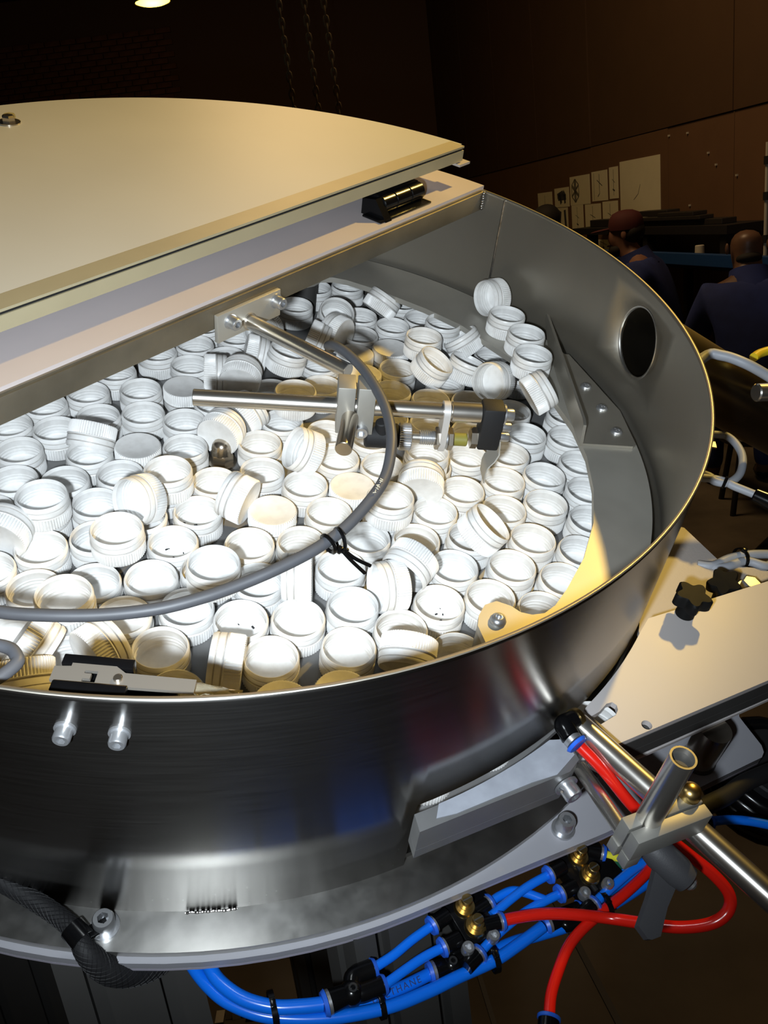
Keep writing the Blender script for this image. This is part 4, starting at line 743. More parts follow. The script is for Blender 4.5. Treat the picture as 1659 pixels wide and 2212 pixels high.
# litter on the floor
solo('cigarette_stub', B().cyl((-0.235, 1.545, 0.005), (-0.205, 1.56, 0.005), 0.005, seg=12), M['orange'], 'orange cigarette stub on the concrete under the flange', 'stub', drum=False)
solo('paper_disc', B().cyl((-0.265, 1.56, 0.0), (-0.265, 1.56, 0.004), 0.018, seg=20), M['paper'], 'cream paper disc beside the orange stub on the floor', 'disc', drum=False)
b = B()
for k, (x, y) in enumerate(((0, 0), (0.02, 0.008), (0.035, 0.0), (0.05, 0.006), (0.065, -0.004))): b.box((-0.475 + x, 1.385 + y, 0.006), (0.018, 0.03 - 0.004 * k, 0.003), Matrix.Rotation(0.5 * k, 3, 'X'))
solo('foil_scrap', b, M['foil'], 'crumpled foil scrap on the floor at the bottom edge', 'scrap', drum=False)
solo('floor_cable', B().tube([(-1.6, 1.35, 0.006), (-0.992, 1.506, 0.006), (-0.87, 1.55, 0.006), (-0.70, 1.60, 0.006), (-0.5, 1.7, 0.006)], 0.006, seg=8), M['black'], 'thin black cable lying across the floor at lower left', 'cable', drum=False)
t = thing('floor_crate', 'dim brown upright box on the floor at the lower left corner', 'box', (-0.93, 1.40, 0), drum=False)
part('front_board', B().box((-0.93, 1.36, 0.10), (0.16, 0.012, 0.20)), M['wall_hi'], t, k=1.0, smooth=0)
part('side_board', B().box((-0.855, 1.42, 0.10), (0.012, 0.13, 0.20)), M['wall_hi'], t, k=1.0, smooth=0)
part('side_board', B().box((-1.005, 1.42, 0.10), (0.012, 0.13, 0.20)), M['wall_hi'], t, k=1.0, smooth=0)
part('bottom_board', B().box((-0.93, 1.42, 0.006), (0.138, 0.13, 0.012)), M['wall_hi'], t, k=1.0, smooth=0)
# ================================================================== the feeder (drum frame, drum radii)
V = Vector
# ---- hopper drum
T = thing('hopper_drum', 'large round brushed steel hopper drum holding the white caps', 'drum', (0, 0, -0.537))
b = B(); bm = b.bm
HZc, HA, HR = -0.130, -39.3, 0.086
ths = [i * 1.5 for i in range(-120, 120)]                 # 240 columns, degrees
zr = [-0.025 - 0.02625 * k for k in range(9)]             # hole window rows
lv = [0.0, -0.008] + zr + [-0.35, -0.537]
hole_cols = [t for t in ths if -48.0 <= t <= -30.0]
vt = {}
def gv(t, z):
    t = ((t + 180) % 360) - 180
    k = (round(t, 3), round(z, 5))
    if k not in vt: vt[k] = bm.verts.new(pol(t, 1.0, z))
    return vt[k]
for i, t in enumerate(ths):
    t2 = t + 1.5
    for z0, z1 in zip(lv, lv[1:]):
        if -48.0 <= t < -30.0 and z0 <= -0.02 and z1 >= -0.24 and z0 <= zr[0] + 1e-6 and z1 >= zr[-1] - 1e-6: continue
        if z0 <= -0.349 and -117.5 < t < -81.5: continue       # exit opening under the wall
        bm.faces.new((gv(t, z0), gv(t2, z0), gv(t2, z1), gv(t, z1)))
loop = [(t, zr[0]) for t in hole_cols] + [(-30.0, z) for z in zr[1:]] + [(t, zr[-1]) for t in hole_cols[-2::-1]] + [(-48.0, z) for z in zr[-2:0:-1]]
ringv = []
for t, z in loop:
    dx = math.radians(t - HA); dz = z - HZc; a = math.atan2(dz, dx)
    ringv.append(bm.verts.new(pol(HA + math.degrees(HR * math.cos(a)), 1.0, HZc + HR * math.sin(a))))
n = len(loop)
for i in range(n):
    p, q = loop[i], loop[(i + 1) % n]
    bm.faces.new((gv(*p), gv(*q), ringv[(i + 1) % n], ringv[i]))
w = part('drum_wall', b, M['drum'], T, smooth=60)
so = w.modifiers.new('sheet', 'SOLIDIFY'); so.thickness = 0.0062 * S; so.offset = -1; w.data.materials.append(M['drum_in']); so.material_offset = 1; so.material_offset_rim = 1
b = B(); hp = []
for i in range(48):
    a = 2 * PI * i / 48; hp.append(pol(HA + math.degrees(HR * math.cos(a)), 0.997, HZc + HR * math.sin(a)))
part('hole_rim', B().tube(hp, 0.0045, seg=8, sub=1, closed=True), M['chrome'], T)
b = B(); b.prism([arc(0, 358, 1.062, 179), arc(0, 357.5, 0.9, 143)], -0.551, -0.537); part('base_flange', b, M['flange'], T, 'flat ground steel flange at the foot of the drum')
b = B()
rw = random.Random(2)
b.tube([pol(-137.6 + k * 0.23, 1.0025 + rw.uniform(-0.0006, 0.0008), -0.5362) for k in range(21)], lambda f: 0.0022 + 0.0005 * math.sin(f * 61) if 0.02 < f < 0.98 else 0.0012, seg=8, sub=3)
part('weld_bead', b, M['weld'], T)
b = B().tube([pol(-5.1, 0.992, -0.003), pol(-5.1, 0.992, -0.29)], 0.0028, seg=6); part('weld_seam', b, M['weld'], T)
b = B()
for k in range(7): b.sphere((0.985 - 0.002 * (k % 2), -0.022, -0.004 - k * 0.007), 0.005, u=8, v=6)
part('weld_bead', b, M['weld'], T)
b = B().box((0, -0.0145, -0.026), (1.985, 0.011, 0.051), bev=0.0015).box((0, 0.012, -0.004), (1.985, 0.05, 0.007)); part('crossbar', b, M['bar'], T, 'flat steel bar across the drum mouth')
# screws of the latch, on the outside of the wall
for az, z in ((-144.4, -0.0615), (-140.75, -0.064)):
    p = pol(az, 1.0, z); part('latch_screw', B().screw(p, p * 1 - V((0, 0, p.z)), 0.0108, 0.016, washer=0.0135), M['zinc'], T)
p = V((-0.833, -0.600, -0.537)); part('flange_screw', B().screw(p, (0, 0, 1), 0.0165, 0.026, washer=0.0225), M['zinc'], T)
part('drum_floor', B().prism([arc(0, 357.5, 0.99, 143)], -0.537, -0.523), M['drum'], T)

# ---- base board under the drum, with a straight front edge that carries the outlet
T = thing('base_board', 'thick pale base board under the drum flange', 'board', (0, 0, -0.575))
u = V((0.9025, -0.4307, 0))
ou = arc(-118, -360 + -66, 1.072, 120)
ou = [tuple(pol(a, 1.072)[:2]) for a in [(-118 - k * 3) for k in range(102)]]
ou += [(0.66, -1.03), (0.262, -1.228), (0.254, -1.240), (0.224, -1.288), (0.211, -1.297), (0.196, -1.298), (-0.163, -1.128), (-0.35, -1.028)]
part('board', B().prism([ou], -0.570, -0.5515), M['base_white'], T)
part('edge_band', B().prism([ou, [(x * 0.985, y * 0.985) for x, y in ou]], -0.577, -0.5705), M['base_edge'], T)
part('board_screw', B().screw((-0.208, -1.066, -0.5515), (0, 0, 1), 0.0165, 0.03, washer=0.021), M['zinc'], T)

# ---- rotating disc and its domed nut
T = thing('feeder_disc', 'dull grey rotating disc under the caps', 'disc', (0, 0, -0.44))
part('disc_plate', B().cyl((0, 0, -0.435), (0, 0, -0.4205), 0.984, seg=160), M['disc'], T)
part('hub', B().cyl((0, 0, -0.523), (0, 0, -0.435), 0.06, seg=32), M['alu_dark'], T)
b = B().lathe([(0.034, 0), (0.034, 0.005)], (0, 0, -0.4205), seg=32)
b.lathe([(0.0265, 0.005), (0.0275, 0.008), (0.0275, 0.027), (0.026, 0.03)], (0, 0, -0.4205), seg=6)
b.lathe([(0.0235, 0.028), (0.0235, 0.042), (0.0215, 0.052), (0.0165, 0.060), (0.009, 0.0645), (0.001, 0.066)], (0, 0, -0.4205), seg=32)
part('domed_nut', b, M['nickel'], T, 'domed nut in the middle of the disc')

# ---- crescent ledge above the disc
T = thing('guide_ledge', 'crescent steel ledge running around the inside of the drum wall', 'ledge', (0.6, -0.6, -0.42))
inner = [(-100.8, 0.90), (-100.3, 0.824), (-98.9, 0.786), (-97.4, 0.771), (-95.2, 0.7615), (-93.4, 0.771), (-92.7, 0.797), (-92.7, 0.819), (-92.0, 0.838), (-90.6, 0.853), (-88.5, 0.858), (-85, 0.857),
         (-78, 0.856), (-70, 0.853), (-62, 0.847), (-54, 0.842), (-46, 0.835), (-38, 0.826), (-30, 0.82), (-23, 0.816), (-9, 0.809), (0, 0.803), (12, 0.806), (19, 0.812), (22.0, 0.808), (24.3, 0.79), (25.0, 0.76), (26.3, 0.742), (28.2, 0.742), (29.6, 0.765), (30, 0.81), (30.2, 0.9)]
outl = [tuple(pol(a, r)[:2]) for a, r in inner] + arc(30.2, -100.8, 0.974, 90)
part('ledge_plate', B().prism([outl], -0.316, -0.300), M['plate'], T)
for az, r in ((-96.3, 0.803), (27.4, 0.785)):
    p = pol(az, r, -0.4195); part('spacer_post', B().cyl(p, p + V((0, 0, 0.1035)), 0.0335, seg=32), M['alu'] if az < 0 else M['alu_dark'], T)
    q = pol(az, r, -0.300); b = B().lathe([(0.0155, 0), (0.0155, 0.004), (0.0125, 0.0095), (0.0075, 0.0125), (0.0065, 0.0125), (0.006, 0.005)], q, seg=24); part('button_screw', b, M['zinc'], T)

# ---- bent deflector on the ledge
T = thing('deflector_plate', 'bent steel deflector plate screwed to the ledge', 'plate', (0.65, -0.6, -0.2995))
base = [(0.523, -0.650), (0.603, -0.746), (0.617, -0.747), (0.722, -0.655), (0.876, -0.428), (0.858, -0.405)]
part('foot', B().prism([base], -0.2995, -0.2925), M['sheet'], T)
f0 = V((0.523, -0.650, -0.2995)); f1 = V((0.865, -0.375, -0.2995)); dl = (f1 - f0).normalized(); nn = V((-dl.y, dl.x, 0))
Lf = (f1 - f0).length
poly = [(0, 0), (Lf, 0), (Lf + 0.085, 0.028), (Lf + 0.135, 0.052), (Lf + 0.13, 0.056), (0.030, 0.056), (0.012, 0.05), (0.0, 0.012)]
rot = Matrix((dl, V((0, 0, 1)), dl.cross(V((0, 0, 1))))).transposed()
part('fin', B().prism([poly], -0.0035, 0.0035, rot, f0), M['sheet'], T)
for p in ((0.758, -0.540), (0.696, -0.617), (0.628, -0.690)):
    q = V((*p, -0.2925)); b = B().lathe([(0.0145, 0), (0.0145, 0.003), (0.011, 0.0075), (0.005, 0.0095)], q, seg=24).box(q + V((0, 0, 0.0085)), (0.014, 0.003, 0.003), bev=0.0005).box(q + V((0, 0, 0.0085)), (0.003, 0.014, 0.003), bev=0.0005)
    part('pan_screw', b, M['zinc'], T)

# ---- covers over the far half
T = thing('cover_board', 'fixed cream half-round board on the crossbar under the lid', 'board', (0, 0.3, 0))
b = B().prism([arc(-0.6, 180.6, 0.998, 120)], 0.0005, 0.0115); part('board', b, M['strip_board'], T)
b = B().box((0.0, -0.0125, 0.0015), (1.96, 0.006, 0.004)); part('packing_strip', b, M['bar'], T)
T = thing('hinged_lid', 'cream half-round lid with a slotted aluminium edge profile', 'lid', (0, 0.4, 0.062))
top = [tuple(pol(a, 0.965)[:2]) for a in [3.6 + (180 - 7.2) * k / 120 for k in range(121)]]
part('lid_panel', B().prism([[(x, y) for x, y in top]], 0.101, 0.110), M['white_board'], T, 'cream top panel')
part('under_panel', B().prism([[(x * 0.985 + (0.012 if x > 0 else 0), max(0.034, y * 0.985)) for x, y in top]], 0.064, 0.074), M['tan'], T)
prof = [(0.040, 0.0745), (0.086, 0.0745), (0.086, 0.1135), (0.040, 0.1135), (0.040, 0.1085), (0.046, 0.1085), (0.046, 0.1025), (0.040, 0.1025)]
rotx = Matrix((V((0, 1, 0)), V((0, 0, 1)), V((1, 0, 0)))).transposed()
part('edge_profile', B().prism([prof], -0.962, 0.945, rotx), M['alu_lamp_tint'], T, 'anodised slotted edge profile', smooth=20)
part('slot_shade_strip', B().box((-0.008, 0.0445, 0.1055), (1.9, 0.003, 0.0055)), M['black_matte'], T)  # black strip painting the shade inside the profile groove
p = V((0.108, 0.826, 0.110)); part('lid_screw', B().cyl(p, p + V((0, 0, 0.003)), 0.027, seg=24).lathe([(0.016, 0.003), (0.016, 0.014), (0.012, 0.018)], p, seg=6), M['nickel'], T)
part('stiffener', B().box((0.945, 0.055, 0.068), (0.05, 0.05, 0.006)), M['tan'], T)
T = thing('lid_hinge', 'black three-knuckle hinge between the crossbar board and the lid', 'hinge', (0.655, 0.06, 0.012))
part('leaf', B().box((0.657, 0.035, 0.0145), (0.215, 0.060, 0.006), bev=0.002), M['black'], T)
part('leaf', B().box((0.670, 0.072, 0.054), (0.17, 0.05, 0.016), bev=0.003), M['black'], T)
for x0, x1 in ((0.590, 0.639), (0.641, 0.701), (0.703, 0.757)): part('knuckle', B().cyl((x0, 0.046, 0.036), (x1, 0.046, 0.036), 0.023, seg=28, bev=0.002), M['black'], T)
part('wedge', B().prism([[(-0.028, 0.012), (0.05, 0.012), (0.05, 0.05), (0.01, 0.058)]], 0.565, 0.590, rotx, V((0, 0.03, 0))), M['black'], T)
part('hinge_pin', B().cyl((0.586, 0.046, 0.036), (0.760, 0.046, 0.036), 0.0055, seg=16), M['zinc'], T)

# ---- rod mount on the crossbar
T = thing('rod_mount', 'bolted steel plate with a polished rod standing off the crossbar', 'bracket', (0.06, -0.02, -0.05))
part('mount_plate', B().box((0.062, -0.0255, -0.049), (0.186, 0.010, 0.062), bev=0.0012), M['plate'], T)
for x in (0.003, 0.139): part('plate_screw', B().screw((x, -0.0305, -0.040), (0, -1, 0), 0.0135, 0.019, washer=0.0165), M['zinc'], T)
part('rod', B().cyl((0.0577, -0.03, -0.060), (0.0592, -0.302, -0.060), 0.0158, seg=32, bev=0.001), M['chrome'], T)
part('collar', B().cyl((0.0577, -0.0305, -0.060), (0.0577, -0.035, -0.060), 0.019, seg=32), M['chrome'], T)

# ---- long rod, clamp
A = V((-0.1824, -0.1181, -0.10)); U = V((0.6518, -0.7584, 0)).normalized(); Wd = V((0.7584, 0.6518, 0)).normalized(); Z = V((0, 0, 1))
RU = Matrix((U, Wd, Z)).transposed()
def at(t, w=0.0, z=0.0): return A + U * t + Wd * w + Z * z
T = thing('sensor_rod', 'long polished rod held level over the caps', 'rod', at(0.3))
part('rod', B().cyl(at(0), at(0.545), 0.0162, seg=32, bev=0.0012), M['chrome'], T)
part('end_sleeve', B().cyl(at(0.503), at(0.563), 0.0205, seg=32, bev=0.0012), M['chrome'], T)
T = thing('rod_clamp', 'grey aluminium cross clamp with a split top joining the two rods', 'clamp', at(0.31))
for s_ in (-1, 1): part('clamp_jaw', B().box(at(0.312 + s_ * 0.0195, 0.0, 0.004), (0.034, 0.052, 0.105), RU, bev=0.002), M['alu'], T)
part('clamp_web', B().box(at(0.312, 0.004, -0.026), (0.008, 0.044, 0.042), RU), M['alu_dark'], T)
part('clamp_screw', B().screw(at(0.326, -0.026, -0.038), -Wd, 0.0135, 0.012), M['zinc'], T)
part('side_screw', B().screw(at(0.348, 0.005, 0.025), U, 0.006, 0.004), M['zinc'], T)
part('cross_pin', B().cyl(at(0.303, -0.02, -0.010), at(0.288, -0.122, -0.016), 0.0165, seg=32, bev=0.0015), M['nickel'], T, 'short plain pin sticking out toward the front')

# ---- proximity sensor
zs = -0.066
T = thing('proximity_sensor', 'threaded metal sensor with a black plug and olive tip under the long rod', 'sensor', at(0.42, 0, zs))
def cs(t0, t1, r, m, nm, seg=32, **k): return part(nm, B().cyl(at(t0, 0, zs), at(t1, 0, zs), r, seg=seg, **k), M[m], T)
cs(0.336, 0.405, 0.0255, 'black_matte', 'plug', bev=0.004)
part('cable_boot', B().cyl(at(0.372, -0.004, zs), at(0.366, -0.012, zs + 0.042), 0.016, 0.012, seg=24, bev=0.002), M['black_matte'], T)
b = B().lathe([(0.026, 0), (0.028, 0.002), (0.028, 0.023), (0.026, 0.025)], at(0.405, 0, zs), U, 72, mod=lambda j, i, r: r * (1.0 if i % 2 else 0.95)); part('knurled_ring', b, M['zinc'], T)
cs(0.43, 0.505, 0.0125, 'chrome', 'shaft')
b = B()
pr = []
for k in range(9): pr += [(0.0150, k * 0.0042), (0.0132, k * 0.0042 + 0.0021)]
b.lathe(pr, at(0.448, 0, zs), U, 24); part('thread', b, M['zinc'], T)
cs(0.479, 0.489, 0.0235, 'nickel', 'hex_nut', seg=6, bev=0.002); cs(0.504, 0.516, 0.0235, 'nickel', 'hex_nut', seg=6, bev=0.002)
cs(0.499, 0.5035, 0.0215, 'zinc', 'washer')
cs(0.516, 0.545, 0.0135, 'tip', 'sensor_face', bev=0.0015)
T = thing('sensor_bracket', 'bright metal strap hanging the sensor from the long rod', 'bracket', at(0.494, 0, -0.03))
outl = [(-0.0215 * math.cos(a), 0.0215 * math.sin(a)) for a in [PI * k / 12 for k in range(13)]] + [(0.0215, zs), (0.014, zs - 0.022), (-0.014, zs - 0.022), (-0.0215, zs)]
rotw = Matrix((Wd, Z, U)).transposed()
part('strap', B().prism([outl], 0.4865, 0.4995, rotw, A), M['strap'], T)
T = thing('paddle_block', 'black block on the rod end with three screws and a hanging metal paddle', 'block', at(0.585, 0, -0.03))
part('block', B().box(at(0.586, 0, -0.026), (0.044, 0.046, 0.098), RU, bev=0.005), M['black_matte'], T)
part('end_washer', B().cyl(at(0.608), at(0.612), 0.021, seg=28), M['zinc'], T)
for z_, r_ in ((0.0, 0.0125), (-0.030, 0.0095), (-0.0545, 0.0095)): part('block_screw', B().screw(at(0.612, 0, z_), U, r_, 0.018), M['zinc'], T)
part('nut', B().cyl(at(0.551, 0, -0.06), at(0.564, 0, -0.06), 0.022, seg=6), M['nickel'], T)
b = B(); rows = []
for k, (t, z, w) in enumerate(((0.609, -0.055, 0.017), (0.611, -0.075, 0.018), (0.612, -0.086, 0.0205), (0.604, -0.098, 0.024), (0.592, -0.110, 0.025), (0.588, -0.122, 0.025), (0.588, -0.145, 0.024))):
    sh = -0.004 * max(0, k - 2)
    rows.append([b.bm.verts.new(at(t + q, sh + s_ * w, z)) for q, s_ in ((0, -1), (0, 1), (0.0028, 1), (0.0028, -1))])
for r0, r1 in zip(rows, rows[1:]): b.skin(r0, r1)
b.bm.faces.new(rows[0][::-1]); b.bm.faces.new(rows[-1]); part('paddle_blade', b, M['plate'], T, 'twisted strip paddle dipping into a cap')

# ---- sensor cable with its ties
T = thing('sensor_cable', 'grey sensor cable arching over the caps to the left', 'cable', (-0.3, -0.5, -0.12))
part('sheath', B().tube(DATA['cable'], 0.0099, seg=16, sub=8), M['cable'], T)
sc_ = B(); rr = random.Random(3)
for k in range(9):
    f = k / 8; p = V((-0.158, -0.553, -0.072)).lerp(V((-0.192, -0.562, -0.078)), f); sc_.box(p + V((rr.uniform(-.004, .004), -0.004, 0.0065)), (0.006, 0.0012, 0.001), Matrix.Rotation(rr.uniform(0, 3), 3, 'Z'))
part('scuffs', sc_, M['galv'], T, kind='stuff')
def loop_tie(T, c, d, r, w=0.0045, nm='tie_loop'):
    f = frame(d); c = V(c)
    part(nm, B().tube([c + f @ V((r * math.cos(a), r * math.sin(a), 0)) for a in [2 * PI * k / 16 for k in range(16)]], w, seg=6, sub=1, closed=True), M['black'], T)
T = thing('cable_ties', 'pair of black cable ties with trailing tails on the grey cable', 'cable tie', (-0.29, -0.575, -0.11))
cdir = V((-0.33, -0.56, -0.11)) - V((-0.268, -0.568, -0.1))
loop_tie(T, (-0.306, -0.5665, -0.112), cdir, 0.0165, 0.0035); loop_tie(T, (-0.286, -0.5735, -0.112), cdir + V((0, 0.02, 0.01)), 0.02, 0.0035)
part('tie_head', B().box((-0.2955, -0.5815, -0.122), (0.012, 0.010, 0.010), bev=0.002), M['black'], T)
part('tie_head', B().box((-0.289, -0.5885, -0.124), (0.010, 0.010, 0.010), bev=0.002), M['black'], T)
for tl in DATA['tietails']: part('tie_tail', B().tube(tl, 0.0036, seg=6, sub=5), M['black'], T)

# ---- toggle latch inside the front rim
a0, a1 = V(DATA['latch']['a']), V(DATA['latch']['b'])
LX = (a1 - a0).normalized(); LY = V((-LX.y, LX.x, 0));  # LY points into the bowl
RL = Matrix((LX, LY, Z)).transposed(); a0 = a0 - LY * 0.022
def lt(x, y, z): return a0 + LX * x + LY * y + Z * z
T = thing('toggle_latch', 'black toggle latch with a flat steel lever inside the front rim', 'latch', lt(0.08, 0, 0))
part('latch_cheek', B().box(lt(0.048, 0.052, -0.012), (0.088, 0.016, 0.026), RL, bev=0.002), M['black'], T)
part('latch_cheek', B().box(lt(0.048, 0.008, -0.008), (0.090, 0.016, 0.026), RL, bev=0.002), M['black'], T)
part('latch_base', B().box(lt(0.078, 0.028, -0.024), (0.145, 0.050, 0.010), RL, bev=0.002), M['black'], T)
part('lever_tail', B().box(lt(0.112, 0.036, -0.014), (0.075, 0.014, 0.012), RL, bev=0.002), M['black'], T)
b = B().prism([[(-0.002, 0.018), (0.018, 0.014), (0.018, 0.011), (0.072, 0.011), (0.082, 0.016), (0.172, 0.017), (0.172, 0.036), (0.085, 0.037), (0.072, 0.046), (0.018, 0.046), (0.018, 0.041), (-0.002, 0.039)], [(0.036, 0.019), (0.052, 0.019), (0.052, 0.036), (0.036, 0.036), (0.036, 0.032), (0.045, 0.032), (0.045, 0.024), (0.036, 0.024)]], -0.004, 0.001, RL, lt(0, 0, 0))
part('steel_lever', b, M['lever'], T)
part('lever_rivet', B().cyl(lt(0.078, 0.027, 0), lt(0.078, 0.027, 0.005), 0.0055, seg=20, bev=0.001), M['nickel'], T)
part('cross_pin', B().cyl(lt(0.026, 0.004, -0.004), lt(0.026, 0.056, -0.004), 0.004, seg=14), M['zinc'], T)
T = thing('tape_scrap', 'crumpled clear tape on the lever end of the toggle latch', 'tape', lt(0.19, 0.02, -0.02))
b = B(); rows = []
for k in range(9):
    x = 0.160 + 0.0085 * k; rows.append([b.bm.verts.new(lt(x, 0.020 + 0.005 * q + 0.002 * math.sin(k * 2 + q), -0.008 - 0.012 * k / 8 + 0.002 * math.sin(1.7 * k + q * 2.1))) for q in range(5)])
for r0, r1 in zip(rows, rows[1:]):
    for q in range(4): b.bm.faces.new((r0[q], r0[q + 1], r1[q + 1], r1[q]))
o = part('film', b, M['tape'], T); sm_ = o.modifiers.new('s', 'SOLIDIFY'); sm_.thickness = 0.0004
T = thing('wire_loop', 'bent grey loop handle at the left edge above the latch', 'handle', (-0.8, -0.45, -0.05))
part('loop', B().tube(DATA['loop'], 0.0085, seg=14, sub=6), M['cable'], T)
# ---- outlet table and guide block
LU = V((0.9025, -0.4307, 0)); LN = V((-0.4307, -0.9025, 0))
tin = [tuple(pol(a, 1.009)[:2]) for a in [-83 - k * 1.6 for k in range(9)]]          # curved edge beside the drum
tab = tin[::-1]
table = [(-0.1165, -1.004)] + [p for p in tab if p[0] > -0.11] + [(0.170, -0.998), (0.45, -1.146), (1.02, -1.445), (0.80, -1.530), (0.18, -1.234), (-0.1385, -1.0805)]
slot = [(-0.1185, -1.0195), (-0.100, -1.026), (-0.0756, -1.0278), (-0.0655, -1.034), (-0.066, -1.043), (-0.0735, -1.0492), (-0.0872, -1.0514), (-0.1225, -1.0400)]
hole = [(-0.0689 + 0.0095 * math.cos(2 * PI * k / 16), -1.1019 + 0.0095 * math.sin(2 * PI * k / 16)) for k in range(16)]
T = thing('outlet_table', 'white laminated outlet table beside the drum with the star knob', 'table', (0.2, -1.15, -0.41))
part('table_top', B().prism([table, slot, hole], -0.362, -0.350), M['white_table'], T)
def inset(poly, d): 
    c = V((sum(p[0] for p in poly) / len(poly), sum(p[1] for p in poly) / len(poly))); return [((p[0] - c.x) * (1 - d) + c.x, (p[1] - c.y) * (1 - d) + c.y) for p in poly]
side = [(-0.1395, -1.081), (0.18, -1.2345), (0.80, -1.531), (0.82, -1.518), (0.19, -1.215), (-0.13, -1.062)]
part('side_rail', B().prism([side], -0.396, -0.3625), M['alu_dark'], T)
part('side_rail', B().prism([side], -0.424, -0.3970), M['alu_dark'], T)
back = [(0.172, -1.000), (0.45, -1.1465), (1.02, -1.4455), (1.015, -1.46), (0.44, -1.160), (0.165, -1.014)]
part('back_rail', B().prism([back], -0.424, -0.3625), M['alu_lamp_tint'], T)
part('channel_floor', B().prism([[(-0.145, -0.998), (0.168, -1.0), (1.0, -1.45), (0.81, -1.525), (0.18, -1.23), (-0.138, -1.079)]], -0.448, -0.4405), M['white_table'], T)
part('sunk_screw', B().lathe([(0.009, 0), (0.009, 0.004), (0.006, 0.0065)], (-0.0689, -1.1019, -0.372), seg=20), M['zinc'], T)
bl = [tuple(pol(a, 1.010)[:2]) for a in [-117.6 + k * 1.2 for k in range(14)]]
bl = [p for p in bl if p[0] < -0.188] + [(-0.186, -1.0075), (-0.2085, -1.0440), (-0.2395, -1.0432), (-0.486, -0.9185)]
T = thing('guide_block', 'grey guide block with a curved white top against the drum', 'block', (-0.35, -0.98, -0.43))
part('block_body', B().prism([bl], -0.409, -0.353), M['block'], T)
part('block_foot', B().prism([bl], -0.432, -0.4095), M['block'], T)
wt = [p for p in bl[:-4] if p[0] > -0.445] + [(-0.19, -1.0085), (-0.207, -1.034), (-0.26, -1.030), (-0.30, -1.006), (-0.36, -0.976), (-0.425, -0.944), (-0.452, -0.925)]
part('white_liner', B().prism([wt], -0.3525, -0.3505), M['liner'], T)
q = V((-0.2385, -1.0445, -0.3905)); part('block_screw', B().screw(q, LN, 0.0155, 0.022, washer=0.021), M['zinc'], T)
part('pin_wire', B().cyl(q + V((-0.02, 0.004, 0.004)), q + V((-0.028, -0.004, 0.016)), 0.0025, seg=8), M['zinc'], T)

# ---- star knobs, hexagon bolt, side plate behind the table
def star(b, c, ax, r, h, lobes=5, ph=0.0):
    def md(j, i, rr): return rr * (1.0 + 0.20 * math.cos(lobes * 2 * PI * i / 80 + ph)) if j not in (7,) else rr
    b.lathe([(r * 0.80, 0), (r * 0.84, h * 0.08), (r * 0.84, h * 0.85), (r * 0.76, h), (r * 0.3, h * 1.02), (0.001, h * 1.02)], c, ax, 80, mod=md); return b
T = thing('star_knob', 'black five-lobed star knob standing on the white outlet table', 'knob', (0.2228, -1.0591, -0.35))
part('lobes', star(B(), (0.2325, -1.0480, -0.3185), (0, 0, 1), 0.0375, 0.026, ph=0.7), M['knob'], T)
part('stem', B().cyl((0.2325, -1.048, -0.3495), (0.2325, -1.048, -0.318), 0.019, 0.0165, seg=24), M['knob'], T)
T = thing('star_knob', 'black star knob half hidden behind the back edge of the outlet table', 'knob', (0.42, -1.07, -0.43))
part('lobes', star(B(), (0.405, -1.078, -0.385), (-0.3, 0.15, 0.9), 0.036, 0.026, ph=1.9), M['knob'], T)
part('stem', B().cyl((0.413, -1.082, -0.43), (0.405, -1.078, -0.386), 0.018, 0.016, seg=24), M['knob'], T)
T = thing('hex_bolt', 'zinc hexagon bolt with washer at the right behind the outlet table', 'bolt', (0.4859, -1.118, -0.43))
part('washer', B().cyl((0.4859, -1.118, -0.4295), (0.4859, -1.118, -0.424), 0.030, seg=28), M['zinc'], T)
part('spring_washer', B().cyl((0.4859, -1.118, -0.424), (0.4859, -1.118, -0.417), 0.024, seg=28), M['zinc'], T)
part('head', B().lathe([(0.022, 0), (0.022, 0.015), (0.018, 0.019)], (0.4859, -1.118, -0.417), seg=6), M['zinc'], T)
tan = [(0.50, -0.872), (0.585, -0.905), (0.5939, -0.9272), (0.5355, -1.045), (0.58, -1.11), (0.62, -1.20), (0.42, -1.14), (0.18, -1.005), (0.21, -0.985)]
part_o = solo('side_plate', B().prism([tan], -0.442, -0.430), M['tan'], 'grey painted side plate between the drum and outlet table', 'plate', smooth=0)
T = thing('support_leg', 'short dark cylinder leg between the outlet table and the base board', 'leg', (0.10, -1.20, -0.552))
part('tube', B().cyl((0.100, -1.200, -0.551), (0.100, -1.200, -0.449), 0.031, seg=32), M['nickel'], T)
part('foot_ring', B().cyl((0.100, -1.200, -0.5512), (0.100, -1.200, -0.546), 0.034, seg=32), M['alu_dark'], T)

# ---- air nozzle, rods and cross clamp at the outlet
T = thing('chrome_tube', 'long bright chrome tube sloping out to the lower right corner', 'tube', DATA['tube_big'][0])
tb0, tb1 = V(DATA['tube_big'][0]), V(DATA['tube_big'][2]); dt = (tb1 - tb0).normalized()
part('tube', B().cyl(tb0 - dt * 0.004, tb1, 0.0205, seg=40, bev=0.002), M['chrome'], T)
part('end_cap', B().sphere(tb0 - dt * 0.003, 0.0205, (1, 1, 0.7)), M['chrome'], T)
T = thing('air_elbow', 'black push-in elbow feeding the red hose into the chrome tube', 'fitting', (-0.19, -1.0, -0.325))
e0, e1, e2, e3 = V((-0.1700, -1.0060, -0.318)), V((-0.196, -0.998, -0.3135)), V((-0.2085, -1.0185, -0.3165)), V((-0.2115, -1.0290, -0.3175))
part('elbow_body', B().tube([e0, (e0 + e1) / 2, e1, (e1 + e2) / 2, e2], 0.0165, seg=20, sub=6), M['black'], T)
part('brass_ring', B().cyl(e0 + (e0 - e1) * -0.1, e0 + (e0 - e1) * 0.22, 0.0185, seg=24), M['brass'], T)
